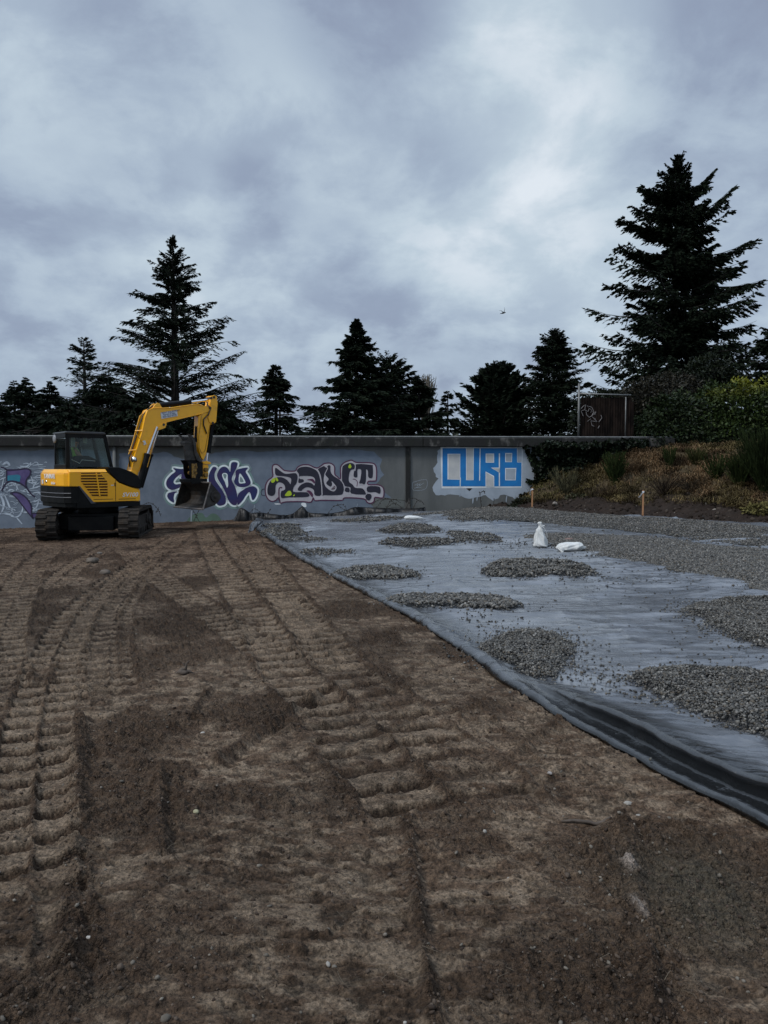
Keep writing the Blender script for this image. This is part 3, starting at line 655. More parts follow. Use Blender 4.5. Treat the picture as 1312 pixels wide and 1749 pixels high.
# ================================================================ the painted concrete wall
M_wall = mat('wall_paint', (.085, .091, .091), (.120, .126, .124), scale=1.6, rough=.75, bump=.004, bscale=30, dirt=(.06, .06, .055), dscale=1.1, dlo=.56, dhi=.78, stretch=(1, 1, .35))
M_cope = mat('stained_concrete', (.010, .010, .010), (.085, .082, .076), scale=3.4, rough=.9, bump=.012, bscale=18, lo=.52, hi=.66, dirt=(.010, .012, .009), dscale=4, dlo=.5, dhi=.62, stretch=(1, 1, .5))
M_pipe = mat('galvanised_pipe', (.13, .135, .135), (.20, .20, .195), scale=8, rough=.55, metal=.4)
def pmat(name, c, c2=None, rough=.7): return mat(name, c, c2 or tuple(x*.82 for x in c), scale=2.2, rough=rough, bump=.002, bscale=30, dirt=tuple(x*.72 for x in c), dscale=2.5, dlo=.58, dhi=.8)
wx0, wx1 = -26.0, 9.6; wroot = empty('concrete_wall', (wx0, wall_y(wx0), -.4)); tag(wroot, 'long grey concrete retaining wall with dark coping, covered in blue and purple graffiti', 'wall')
WL = math.hypot(wx1-wx0, (wx1-wx0)*WA); wang = math.atan(WA)
ztop = wp(640, 748, 0)[2]; zcop = wp(640, 763, 0)[2]
def wloc(px, py):
    """view point -> (distance along the wall, height) in the wall's own frame"""
    p = wp(px, py); return ((p[0]-wx0)*math.cos(wang)+(p[1]-wall_y(wx0))*math.sin(wang), p[2]+.4)
wroot.rotation_euler = (0, 0, wang)
H0 = zcop+.4; H1 = ztop+.4
MB().box((0, 0, -.6), (WL, .42, H0-.001)).build('wall_panel', M_wall, wroot)
cp = MB(); x = 0.0
while x < WL-.01:
    L = min(4.55, WL-x); cp.box((x+.006, -.20, H0), (x+L-.006, .55, H1)); x += 4.55
cp.build('coping', M_cope, wroot, bevel=.02)
MB().tube([(0, -.06, H1+.035), (WL, -.06, H1+.035)], .028, 8).build('handrail', M_pipe, wroot)
for px, wd in ((697, .16),):
    u = wloc(px, 800)[0]; MB().box((u-wd/2, -.05, -.3), (u+wd/2, .05, H0-.003)).build('pilaster', M_cope, wroot, bevel=.01)
u = wloc(197, 800)[0]; MB().tube([(u, -.07, -.2), (u, -.07, H0-.01)], .055, 10).build('drainpipe', M_wall, wroot, True)
# --- paint: thin films standing a few millimetres off the wall
def film(name, loops, m, lvl, parent=wroot, smooth=True, k=4, label=None):
    mb = MB()
    for lp in loops:
        pts = [wloc(*p) for p in lp]
        if smooth: pts = [(p.x, p.y) for p in cr_smooth([(a, b, 0) for a, b in pts], True, k)]
        n = len(pts); A = sum(pts[i][0]*pts[(i+1) % n][1]-pts[(i+1) % n][0]*pts[i][1] for i in range(n))
        if A < 0: pts = pts[::-1]
        y = -lvl*.0022
        mb.add([(p[0], y, p[1]) for p in pts], [t for t in tessellate_polygon([[Vector((p[0], p[1], 0)) for p in pts]])])
    o = mb.build(name, m, parent)
    if label: o['label'] = label
    return o
def stroke(mb, line, wpx, lvl, closed=False, k=5, taper=False):
    P = [wloc(*p) for p in line]; P = cr_smooth([(a, b, 0) for a, b in P], closed, k); s_ = 24.9/F_PX; n = len(P)
    V = []; y = -lvl*.0022
    for i, p in enumerate(P):
        a = P[(i-1) % n] if closed else P[max(i-1, 0)]; b = P[(i+1) % n] if closed else P[min(i+1, n-1)]
        d = (b-a); d = d.normalized() if d.length > 1e-6 else Vector((1, 0, 0)); nn = Vector((-d.y, d.x, 0))*wpx*s_*.5
        if taper: nn = nn*(.25+.75*math.sin(math.pi*min(1, (i+.5)/n)))
        V += [((p+nn).x, y, (p+nn).y), ((p-nn).x, y, (p-nn).y)]
    Fc = [(2*i, 2*i+1, 2*((i+1) % n)+1, 2*((i+1) % n)) for i in range(n if closed else n-1)]
    mb.add(V, Fc)
def zm(o, s, pts): return [(o[0]+x/s, o[1]+y/s) for x, y in pts]
P_blue = pmat('blue_grey_paint', (.150, .185, .235), (.115, .145, .190)); P_pale = pmat('pale_blue_grey_paint', (.35, .40, .46), (.29, .335, .39))
def ragged(pts, amp=1.6, step=5, seed=0):
    r = random.Random(seed); out = []; n = len(pts)
    for i in range(n):
        a, b = pts[i], pts[(i+1) % n]; m = max(1, int(math.hypot(b[0]-a[0], b[1]-a[1])/step))
        for j in range(m): out.append((a[0]+(b[0]-a[0])*j/m+r.uniform(-amp, amp), a[1]+(b[1]-a[1])*j/m+r.uniform(-amp, amp)))
    return out
film('paint_patch', [ragged([(204, 774), (245, 775), (286, 772), (298, 780), (320, 786), (338, 782), (352, 776), (400, 768), (440, 772), (480, 770), (520, 767), (560, 767), (610, 768), (640, 772), (652, 784), (648, 796), (656, 812), (642, 828), (668, 850), (630, 880), (560, 900), (430, 905), (204, 910)], 1.2, 7, 1)], P_blue, 1, smooth=False)
film('paint_patch', [ragged([(-60, 768), (60, 770), (100, 766), (193, 770), (193, 915), (-60, 925)], 1.0, 9, 2)], P_blue, 1, smooth=False)
film('paint_patch', [ragged([(748, 770), (756, 763), (892, 764), (903, 765), (930, 767), (935, 785), (912, 800), (914, 820), (900, 848), (880, 852), (860, 844), (842, 856), (830, 846), (800, 853), (780, 845), (744, 846), (738, 833), (748, 818), (739, 800), (747, 790)], 1.3, 5, 3)], P_pale, 1, smooth=False)
film('paint_patch', [ragged([(670, 850), (640, 848), (628, 858), (640, 868), (690, 866), (690, 852)], 1, 4, 5)], pmat('green_grey_paint', (.12, .13, .125)), 2, smooth=False)
film('paint_patch', [[(320, 893), (328, 880), (345, 876), (352, 884), (362, 877), (372, 880), (378, 893), (350, 897)]], pmat('green_paint', (.10, .17, .13)), 2)
# roller drips under the blue word
dr = MB()
for px, y0, y1, w_ in ((786, 834, 849, 2.0), (808, 846, 860, 2.2), (815, 845, 856, 1.6), (865, 846, 858, 1.8), (880, 840, 851, 1.5), (434, 862, 880, 1.2), (327, 866, 893, 2.2), (433, 878, 884, 1.0), (610, 860, 868, 1.0), (793, 833, 841, 1.2)):
    stroke(dr, [(px+1, y0), (px, (y0+y1)/2), (px-.5, y1)], w_, 3, taper=True)
dr.build('paint_drips', P_pale, wroot)

# --- blue word
O4, S4 = (740, 750), 6.56
Wt = pmat('white_paint', (.74, .78, .80)); Bl = mat('blue_paint', (.004, .185, .50), (.004, .155, .44), scale=3, rough=.6, bump=.001, bscale=40); Gy = pmat('grey_fill_paint', (.52, .52, .51), (.43, .44, .45))
mu = film('painted_word', [zm(O4, S4, [(105, 102), (938, 102), (940, 262), (990, 262), (986, 529), (103, 528)])], Bl, 4, smooth=False, label='big blue block letters reading CURB')
film('backing', [zm(O4, S4, [(82, 89), (1002, 92), (992, 542), (95, 552)])], Wt, 2, mu, smooth=False)
film('letter_gap', [zm(O4, S4, q) for q in ([(172, 172), (296, 172), (296, 446), (172, 446)], [(374, 96), (447, 96), (446, 455), (374, 455)], [(596, 170), (674, 170), (674, 256), (596, 256)], [(660, 326), (738, 325), (738, 368)], [(594, 376), (674, 420), (676, 534), (594, 534)])], Gy, 6, mu, smooth=False)
film('letter_gap', [zm(O4, S4, q) for q in ([(814, 164), (878, 164), (876, 250), (814, 250)], [(814, 332), (922, 332), (916, 453), (814, 453)], [(944, 100), (994, 100), (992, 254), (945, 254)])], P_pale, 6, mu, smooth=False)
film('letter_edge', [zm(O4, S4, q) for q in ([(160, 165), (303, 165), (303, 455), (160, 452)], [(368, 90), (455, 90), (452, 460), (368, 460)], [(588, 162), (682, 162), (682, 264), (588, 264)], [(645, 320), (747, 318), (747, 380)], [(586, 362), (682, 413), (684, 538), (586, 538)], [(806, 156), (884, 156), (882, 257), (806, 257)], [(806, 324), (930, 324), (924, 461), (806, 461)], [(297, 430), (309, 430), (307, 540), (297, 540)], [(520, 104), (530, 104), (525, 466), (514, 466)], [(735, 160), (748, 160), (747, 530), (735, 530)])], Wt, 5, mu, smooth=False)
film('letter_notch', [zm(O4, S4, [(368, 552), (440, 550), (405, 582)])], pmat('black_paint', (.012, .012, .012)), 3, mu, smooth=False)

# --- navy piece with white glow behind the bucket
O5, S5 = (275, 770), 7.497
Nv = mat('navy_paint', (.012, .022, .105), (.028, .016, .085), scale=3.5, rough=.6, bump=.001, bscale=40); Wg = pmat('white_spray', (.74, .84, .86)); Mt = mat('mint_spray', (.15, .27, .25), (.20, .25, .28), scale=4, rough=.75)
letters = [[(158, 222), (250, 232), (348, 240), (335, 355), (262, 357), (262, 300), (215, 325), (170, 375), (165, 410), (195, 430), (250, 425), (240, 470), (150, 500), (95, 480), (68, 430), (80, 370), (130, 310), (188, 262)],
           [(85, 560), (110, 535), (205, 520), (175, 560), (165, 600), (168, 660), (120, 640), (85, 595)],
           [(610, 330), (655, 222), (690, 205), (716, 228), (690, 290), (695, 365), (735, 430), (790, 510), (830, 600), (825, 675), (770, 702), (725, 690), (670, 600), (630, 480)],
           [(735, 260), (770, 215), (820, 203), (862, 230), (884, 268), (892, 245), (905, 152), (978, 152), (970, 215), (935, 285), (908, 370), (950, 460), (975, 560), (972, 680), (920, 692), (868, 640), (838, 560), (790, 460), (735, 370), (718, 310)],
           [(958, 262), (1000, 232), (1112, 215), (1085, 265), (1115, 320), (1150, 400), (1130, 440), (1060, 465), (985, 455), (938, 400), (955, 330)],
           [(985, 565), (1060, 495), (1130, 462), (1190, 455), (1236, 500), (1215, 590), (1172, 630), (1138, 530), (1090, 570), (1045, 640), (983, 690)]]
LP = [zm(O5, S5, l) for l in letters]
mu2 = film('painted_letters', LP, Nv, 6, label='navy letters with a white and mint outline, partly hidden by the bucket')
h1 = MB(); h2 = MB(); [stroke(h1, l, 6.2, 5, True) for l in LP]; [stroke(h2, l, 13, 3, True) for l in LP]
h1.build('white_outline', Wg, mu2); h2.build('mint_glow', Mt, mu2)
film('letter_gap', [zm(O5, S5, q) for q in ([(785, 300), (822, 283), (852, 300), (856, 350), (862, 440), (845, 470), (820, 400), (795, 350)], [(1012, 288), (1082, 396), (1060, 415), (1000, 408)], [(968, 470), (1040, 480), (985, 545)], [(172, 560), (196, 535), (210, 545), (190, 600), (176, 640)])], Wg, 7, mu2)
film('mint_centre', [zm(O5, S5, q) for q in ([(797, 305), (820, 295), (842, 312), (822, 360)], [(1020, 330), (1060, 392), (1012, 395)], [(200, 375), (235, 345), (235, 385)])], Mt, 8, mu2)

# --- dark piece with grey and maroon outline
O6, O7, S6 = (445, 780), (550, 780), 11.41
a = lambda pts: zm(O6, S6, pts); b = lambda pts: zm(O7, S6, pts)
Mr = mat('maroon_paint', (.085, .018, .055), (.06, .012, .045), scale=5, rough=.6); Pk = pmat('pinkish_grey_paint', (.44, .42, .45)); Dk = mat('ink_blue_paint', (.007, .008, .019), (.012, .010, .026), scale=5, rough=.55); Yg = mat('lime_paint', (.38, .50, .02), rough=.6)
outer = a([(238, 178), (290, 150), (350, 168), (440, 250), (500, 275), (670, 280), (720, 210), (800, 165), (880, 155), (960, 165), (1040, 205), (1110, 220), (1170, 185), (1230, 142)])+b([(60, 130), (150, 125), (215, 155), (248, 210), (250, 340), (300, 390), (362, 428), (362, 210), (430, 120), (520, 80), (580, 70), (650, 105), (720, 115), (980, 125), (1058, 210), (1060, 440), (1020, 475), (905, 480), (905, 545), (1100, 550), (1200, 620), (1190, 800), (1035, 790), (1015, 870), (950, 910), (880, 890), (810, 820), (450, 800), (390, 850), (100, 850)])+a([(1170, 850), (1060, 855), (1030, 800), (1005, 860), (960, 890), (820, 875), (500, 880), (395, 905), (375, 850), (350, 800), (300, 850), (230, 870), (160, 840), (110, 760), (95, 680), (100, 560), (150, 460), (240, 385), (232, 280)])
dark = [a([(290, 220), (340, 240), (420, 300), (500, 335), (640, 320), (700, 330), (725, 400), (700, 520), (655, 580), (640, 680), (800, 690), (920, 700), (930, 780), (560, 792), (410, 802), (402, 680), (478, 640), (470, 560), (420, 512), (350, 502), (298, 560), (290, 700), (250, 755), (190, 760), (140, 720), (140, 600), (190, 480), (280, 412), (400, 398), (500, 440), (560, 500), (586, 534), (600, 440), (560, 402), (450, 380), (320, 368), (285, 320)]),
        a([(708, 275), (760, 215), (860, 195), (960, 205), (1080, 260), (1135, 340), (1170, 500), (1188, 740), (1060, 750), (1040, 650), (960, 600), (880, 600), (820, 640), (800, 665), (730, 655), (740, 600), (800, 540), (900, 500), (1000, 520), (1052, 560), (1062, 440), (990, 382), (772, 378), (768, 432), (830, 440), (840, 490), (740, 508), (752, 400), (745, 330)]),
        a([(1120, 245), (1235, 182)])+b([(40, 180), (88, 215), (120, 170), (165, 178), (165, 270), (210, 360), (330, 440), (400, 515), (425, 610), (415, 690), (370, 742), (150, 752), (15, 745)])+a([(1215, 740), (1195, 500), (1160, 330)]),
        b([(395, 230), (430, 165), (520, 125), (600, 130), (640, 175), (635, 240), (565, 260), (530, 340), (525, 480), (600, 545), (650, 605), (790, 620), (850, 700), (850, 738), (570, 715), (555, 600), (455, 575), (395, 500)]),
        b([(460, 605), (530, 612), (532, 688), (452, 675)]),
        b([(668, 147), (960, 160), (990, 192), (985, 403), (905, 400), (895, 280), (858, 250), (860, 380), (838, 530), (728, 520), (750, 430), (765, 262), (692, 250), (690, 393), (620, 388), (628, 285), (660, 262)]),
        b([(893, 580), (1090, 578), (1138, 620), (1130, 722), (1040, 690), (893, 688)]),
        b([(905, 722), (955, 735), (965, 790), (925, 850), (875, 840), (845, 790), (860, 745)])]
mu3 = film('painted_letters', dark, Dk, 6, k=3, label='dark letters edged in grey and maroon with lime dots')
film('grey_backing', [outer], Pk, 3, mu3, k=3)
ml = MB(); stroke(ml, outer, 2.0, 4, True, 3); stroke(ml, a([(365, 850), (362, 640), (400, 600), (420, 615)]), 2.2, 4); stroke(ml, b([(600, 440), (640, 440), (690, 490), (680, 580)]), 1.2, 4); ml.build('maroon_outline', Mr, mu3)
film('maroon_patch', [a([(905, 450), (1010, 430), (1060, 480), (1050, 520), (980, 465)]), a([(895, 665), (960, 660), (1020, 720), (1010, 790), (940, 705)]), b([(180, 635), (240, 570), (265, 600), (230, 650)])], Mr, 7, mu3)
film('letter_gap', [b([(55, 345), (80, 375), (130, 440), (82, 520), (165, 585), (200, 540), (190, 480), (250, 540), (285, 600), (250, 668), (190, 670), (110, 620), (60, 560), (35, 450)])], Pk, 7, mu3)
gl2 = MB(); stroke(gl2, b([(95, 205), (108, 230), (60, 330), (52, 380)]), 1.3, 8); stroke(gl2, b([(645, 130), (650, 200), (635, 262), (600, 265)]), 1.4, 8); stroke(gl2, b([(715, 545), (780, 535), (830, 580), (870, 680), (860, 740)]), 1.5, 8); stroke(gl2, b([(380, 470), (430, 560), (440, 660)]), 1.4, 8); stroke(gl2, a([(1100, 235), (1160, 350), (1190, 520), (1200, 745)]), 1.5, 8); gl2.build('grey_line', Pk, mu3)
film('lime_dot', [a([(205, 480), (240, 425), (290, 425), (282, 480), (235, 510)]), a([(292, 410), (320, 408), (350, 465), (315, 475)]), a([(480, 742), (540, 670), (590, 675), (608, 740), (560, 765), (490, 765)]), a([(635, 762), (660, 735), (672, 750), (650, 772)]), b([(515, 190), (545, 140), (575, 190), (555, 225), (525, 220)])], Yg, 8, mu3)
film('white_smudge', [a([(800, 905), (880, 905), (895, 975), (850, 980), (805, 945)]), a([(275, 912), (380, 912), (385, 930), (300, 932)])], Wt, 3, mu3)
gb = MB(); stroke(gb, a([(90, 630), (40, 640), (10, 690), (35, 750), (90, 755)]), 1.1, 3); gb.build('ink_loop', Dk, mu3)

# --- purple piece at the far left
O8, S8 = (0, 780), 13.12; c_ = lambda pts: zm(O8, S8, pts)
Pu = mat('purple_paint', (.10, .075, .20), (.055, .035, .13), scale=2.5, rough=.6); Ou = mat('dark_purple_paint', (.016, .010, .040), rough=.6); Te = mat('teal_paint', (.015, .20, .29), (.02, .16, .25), scale=4, rough=.6)
mu4 = film('painted_shape', [c_([(155, 295), (400, 290), (600, 280), (672, 320), (670, 400), (600, 510), (585, 600), (590, 680), (500, 620), (400, 572), (260, 548), (165, 560)]), c_([(240, 820), (350, 798), (470, 832), (580, 912), (660, 1012), (706, 1130), (706, 1280), (738, 1375), (640, 1260), (500, 1080), (380, 930), (275, 835)]), c_([(725, 1285), (1000, 1262), (830, 1325), (742, 1372)])], Pu, 5, k=4, label='purple curling shapes with a teal box on white scribbles')
film('teal_box', [c_([(172, 432), (290, 412), (400, 402), (462, 432), (455, 500), (432, 560), (250, 545), (170, 548)])], Te, 6, mu4)
ol = MB()
for l, w_ in ((c_([(20, 238), (100, 255), (190, 300), (400, 288), (600, 268), (688, 315), (676, 410), (600, 520), (588, 660), (700, 830), (790, 900)]), 2.6), (c_([(155, 290), (158, 550)]), 2.2), (c_([(45, 770), (110, 640), (170, 572), (260, 548), (400, 570), (500, 620), (600, 700)]), 2.6),
              (c_([(232, 822), (350, 797), (470, 830), (580, 910), (660, 1010), (708, 1130), (712, 1270), (745, 1385)]), 2.6), (c_([(270, 832), (380, 932), (500, 1082), (640, 1262), (745, 1385)]), 2.0), (c_([(720, 1275), (950, 1250), (1060, 1238)]), 1.8)): stroke(ol, l, w_, 7)
ol.build('dark_outline', Ou, mu4)
ws = MB(); r = random.Random(4)
for l, w_ in (([(0, 520), (60, 490), (130, 470)], 2), ([(90, 470), (60, 620), (20, 760)], 1.4), ([(130, 660), (220, 590), (340, 600), (390, 700), (370, 760)], 2.6), ([(60, 760), (150, 700), (180, 690)], 3), ([(0, 860), (60, 960), (90, 1100), (40, 1250)], 4), ([(90, 820), (170, 1000), (230, 1150), (320, 1280)], 3), ([(500, 1100), (510, 1180), (460, 1290), (380, 1350), (250, 1340)], 2.6),
              ([(380, 1370), (450, 1450), (500, 1510)], 2.2), ([(690, 430), (730, 520), (745, 620)], 1.6), ([(610, 560), (720, 585), (820, 560), (870, 520)], 2), ([(870, 520), (790, 600), (740, 700)], 2.2), ([(650, 730), (800, 690), (960, 640)], 1.8), ([(730, 460), (850, 470), (980, 455)], 1.4), ([(680, 1020), (800, 1000), (900, 940)], 1.8), ([(740, 820), (830, 800), (930, 800)], 2.0), ([(730, 1200), (820, 1130), (860, 1020), (850, 960)], 2.4), ([(730, 1230), (830, 1180), (940, 1170)], 1.6),
              ([(60, 180), (160, 130), (230, 200)], 4), ([(450, 210), (600, 220), (700, 130)], 2.4), ([(760, 130), (840, 130), (870, 210)], 1.4), ([(0, 1290), (100, 1280), (200, 1290), (340, 1350)], 3), ([(600, 700), (620, 790), (720, 830), (820, 940)], 1.8), ([(160, 800), (240, 740), (330, 760)], 2.4), ([(-60, 400), (20, 380), (90, 300)], 2), ([(-300, 500), (-150, 300), (-20, 420)], 3), ([(-300, 900), (-180, 1100), (-20, 1050)], 3.4)): stroke(ws, c_(l), w_*1.0, 4, taper=True)
for i in range(120):
    x, y = r.uniform(-200, 1000), r.uniform(120, 1300); L = r.uniform(60, 260); stroke(ws, c_([(x, y), (x+L*.5, y+r.uniform(-30, 30)), (x+L, y+r.uniform(-50, 50))]), r.uniform(.5, 2.0), 4, taper=True)
ws.build('white_scribble', mat('thin_white_spray', (.50, .58, .66), (.34, .40, .48), scale=6, rough=.8), mu4)
# small pale scrawl on the bare panel
sc = MB()
for l in ([(705, 824), (728, 819), (727, 835), (706, 837), (705, 824)], [(708, 829), (714, 826), (712, 830), (718, 826), (716, 830), (724, 825)], [(708, 834), (716, 831), (711, 833), (720, 832)]): stroke(sc, l, .5, 3, k=3)
sc.build('pale_scrawl', P_pale, wroot)

# ================================================================ slatted fence panel above the wall
M_slat = mat('brown_slat', (.006, .0045, .004), (.022, .015, .012), scale=7, rough=.95, spec=.1, stretch=(1, 1, .25))
pa = at(988, 748, wall_y(6.4)+.15); pb = at(1078, 748, wall_y(8.1)+.15)
fr = empty('fence_panel', (pa[0], pa[1], ztop)); tag(fr, 'dark brown slatted chain-link fence panel with grey pipe frame standing on the wall', 'fence')
fr.rotation_euler = (0, 0, wang); FW = math.hypot(pb[0]-pa[0], pb[1]-pa[1]); k1 = 25.6/F_PX
MB().tube([(0, 0, 0), (0, 0, 92*k1)], .035, 8).build('post', M_pipe, fr, True)
MB().tube([(FW-.2, 0, 0), (FW-.2, 0, 70*k1)], .02, 8).build('post', M_pipe, fr, True)
MB().tube([(.04, 0, 75*k1), (FW-.03, 0, 73*k1)], .026, 8).build('top_rail', M_pipe, fr, True)
s_ = MB(); x = .07; r = random.Random(2)
while x < FW+.06:
    h = 71*k1*(1-r.random()*.05)*(1 if x < FW else .9); yy_ = .03+.016*(len(s_.V)//8 % 2); s_.box((x, yy_, .05+r.random()*.03), (x+.046, yy_+.012, h)); x += .043
s_.build('slats', M_slat, fr)
sg = MB(); k9 = 25.5/F_PX/9.37
for l, w_ in (([(305, 545), (350, 500), (380, 480), (370, 560), (310, 580), (345, 660)], .022), ([(360, 560), (420, 590), (440, 540), (400, 500), (480, 520), (515, 590), (480, 660), (440, 680), (400, 640), (390, 590)], .022), ([(480, 660), (550, 590), (530, 640)], .02), ([(490, 670), (560, 740), (530, 690)], .02), ([(570, 750), (470, 735), (490, 810), (525, 820)], .022), ([(600, 750), (645, 690), (630, 640)], .02), ([(585, 855), (610, 810)], .02), ([(455, 545), (490, 590), (460, 600)], .016), ([(410, 745), (470, 700)], .012)):
    sg.tube([((x-270)*k9, .018, (1015-y)*k9) for x, y in l], w_*.5, 5)
sg.build('scribble', pmat('pale_marker', (.20, .19, .19)), fr)
# ================================================================ excavator
M_yel = mat('yellow_enamel', (.95, .45, .005), (.90, .415, .005), scale=3, rough=.30, spec=.5, coat=.25, dirt=(.40, .215, .03), dscale=2.6, dlo=.56, dhi=.85, bump=.0006, bscale=25)
M_blk = mat('black_enamel', (.005, .0055, .006), (.009, .009, .009), scale=4, rough=.40, spec=.14, dirt=(.016, .018, .015), dscale=3, dlo=.62, dhi=.85)
M_rub = mat('muddy_rubber', (.020, .019, .018), (.040, .034, .029), scale=7, rough=.85, spec=.12, bump=.008, bscale=30, dirt=(.050, .039, .030), dscale=4, dlo=.50, dhi=.64)
M_stl = mat('worn_steel', (.030, .028, .027), (.07, .064, .058), scale=6, rough=.55, metal=.5, bump=.003, bscale=40, dirt=(.045, .028, .018), dscale=8, dlo=.5, dhi=.68)
M_pinm = mat('rusty_yellow', (.36, .20, .03), (.10, .055, .025), scale=22, rough=.6, bump=.006, bscale=40)
M_chr = mat('chrome', (.75, .76, .78), rough=.12, metal=1.0)
M_hose = mat('hose_rubber', (.015, .015, .015), rough=.5)
M_ofw = mat('sticker_white', (.62, .64, .66), rough=.5)
M_txt = mat('white_lettering', (.80, .80, .78), rough=.5)
M_ink = mat('blue_ink', (.03, .05, .16), rough=.6)
M_seat = mat('seat_vinyl', (.007, .007, .008), (.012, .012, .013), scale=9, rough=.7, spec=.1)
def glass(name, tint=.72):
    m = bpy.data.materials.new(name); m.use_nodes = True; t = m.node_tree; t.nodes.clear()
    tr = N(t, 'ShaderNodeBsdfTransparent'); tr.inputs[0].default_value = (tint*.92, tint, tint*.99, 1); gl = N(t, 'ShaderNodeBsdfGlossy'); gl.inputs['Roughness'].default_value = .03
    fz = N(t, 'ShaderNodeFresnel'); fz.inputs[0].default_value = 1.45; mxs = N(t, 'ShaderNodeMixShader'); ou = N(t, 'ShaderNodeOutputMaterial')
    t.links.new(MATH(t, 'MULTIPLY', fz.outputs[0], .7), mxs.inputs[0]); t.links.new(tr.outputs[0], mxs.inputs[1]); t.links.new(gl.outputs[0], mxs.inputs[2]); t.links.new(mxs.outputs[0], ou.inputs[0]); return m
M_gls = glass('cab_glass', .88)
EO = Vector((-7.5, 19.95, 0.0)); EO.z = b1(EO.x, EO.y)+.01; EA = R(40); eu = Vector((math.cos(EA), math.sin(EA), 0)); ev = Vector((-math.sin(EA), math.cos(EA), 0))
ex_ = empty('excavator', EO, EA); tag(ex_, 'yellow and black compact excavator with raised boom parked in front of the wall', 'excavator')
def PL(px, py, v):
    """view point on the machine's vertical plane at side offset v -> (forward, height)"""
    d = Vector(ray(px, py)); o = Vector((0, 0, EYE)); t = ((EO-o).dot(ev)+v)/d.dot(ev); p = o+d*t-EO; return (p.dot(eu), p.z)
def PP(pts, v): return [PL(x, y, v) for x, y in pts]
# ---- undercarriage
TA = R(59.4); td = Vector((math.cos(TA), math.sin(TA), 0)); tn = Vector((math.sin(TA), -math.cos(TA), 0))   # along / to the right of the tracks
def tr3(a, s, z): p = td*a+tn*s; return (p.x, p.y, z)
TL, THt, TWd, TG = 2.75, .72, .47, 1.20
def loop_pts(L, h, n=18):
    r_ = h/2; P = []; s = L/2-r_
    for i in range(n+1): an = -math.pi/2+math.pi*i/n; P.append((s+r_*math.cos(an), r_+r_*math.sin(an)))
    for i in range(n+1): an = math.pi/2+math.pi*i/n; P.append((-s+r_*math.cos(an), r_+r_*math.sin(an)))
    return P
def resample(P, n):
    P = P+[P[0]]; D = [0]
    for i in range(1, len(P)): D.append(D[-1]+math.hypot(P[i][0]-P[i-1][0], P[i][1]-P[i-1][1]))
    out = []
    for k in range(n):
        t = D[-1]*k/n; i = max(j for j in range(len(D)) if D[j] <= t); i = min(i, len(P)-2); f = (t-D[i])/(D[i+1]-D[i]) if D[i+1] > D[i] else 0
        out.append((P[i][0]+(P[i+1][0]-P[i][0])*f, P[i][1]+(P[i+1][1]-P[i][1])*f))
    return out, D[-1]
for sgn in (-1, 1):
    cS = sgn*(TG-TWd/2); tk = MB(); n = 120; O_, Ltot = resample(loop_pts(TL, THt), n); I_, _ = resample([(x*(1-.10/TL*1.2), .055+(z)*(THt-.11)/THt) for x, z in loop_pts(TL, THt)], n)
    V = []
    for k in range(n):
        for (x, z), s in ((O_[k], -TWd/2), (O_[k], TWd/2), (I_[k], TWd/2), (I_[k], -TWd/2)): V.append(tr3(x, cS+s, z))
    tk.add(V, [(4*k+j, 4*k+(j+1) % 4, 4*((k+1) % n)+(j+1) % 4, 4*((k+1) % n)+j) for k in range(n) for j in range(4)])
    belt = tk.build('track_belt', M_rub, ex_)
    lg = MB(); NL = 40; Lp, _ = resample(loop_pts(TL, THt), NL*6)
    for k in range(NL):
        for hs, off in ((-1, 0), (1, 3)):
            i0 = (k*6+off) % (NL*6); i1 = (i0+3) % (NL*6); (x0, z0), (x1, z1) = Lp[i0], Lp[i1]; tx, tz = x1-x0, z1-z0; l = math.hypot(tx, tz); nx, nz = tz/l, -tx/l
            if nx*((x0+x1)/2)+nz*((z0+z1)/2-THt/2) < 0: nx, nz = -nx, -nz
            s0, s1 = (cS-TWd/2, cS+.01) if hs < 0 else (cS-.01, cS+TWd/2); h = .030
            Q = [(x0, z0, s0), (x1, z1, s0), (x1, z1, s1), (x0, z0, s1)]; top_ = [(x0+tx*.15+nx*h, z0+tz*.15+nz*h, s0), (x1-tx*.15+nx*h, z1-tz*.15+nz*h, s0), (x1-tx*.15+nx*h, z1-tz*.15+nz*h, s1), (x0+tx*.15+nx*h, z0+tz*.15+nz*h, s1)]
            lg.add([tr3(a_, c, max(b_, -.02)) for a_, b_, c in Q+top_], [(4, 5, 6, 7), (0, 1, 5, 4), (1, 2, 6, 5), (2, 3, 7, 6), (3, 0, 4, 7)])
    lg.build('lugs', M_rub, belt)
    f_ = MB(); M = Matrix(((td.x, tn.x, 0, 0), (td.y, tn.y, 0, 0), (0, 0, 1, 0), (0, 0, 0, 1)))
    f_.box((-1.0, cS-.13, .16), (1.0, cS+.13, .50), M); f_.box((-.95, cS-.16, .50), (.95, cS+.16, .545), M)
    f_.box((-.95, cS+.13, .20), (.95, cS+.155, .26), M); f_.box((-.95, cS-.155, .20), (.95, cS-.13, .26), M)
    f_.build('track_frame', M_stl, ex_, bevel=.01)
    for a_, r_, nm in ((-TL/2+THt/2, .275, 'sprocket'), (TL/2-THt/2, .275, 'idler')):
        w_ = MB(); w_.tube([tr3(a_, cS-.17, THt/2), tr3(a_, cS+.17, THt/2)], r_, 28); w_.tube([tr3(a_, cS-.21, THt/2), tr3(a_, cS+.21, THt/2)], r_*.55, 20); w_.tube([tr3(a_, cS-.225, THt/2), tr3(a_, cS+.225, THt/2)], r_*.2, 12)
        o = w_.build(nm, M_stl, ex_, bevel=.008)
    for a_ in (-.62, -.31, 0, .31, .62):
        w_ = MB(); w_.tube([tr3(a_, cS-.15, .14), tr3(a_, cS+.15, .14)], .085, 16); w_.build('roller', M_stl, ex_)
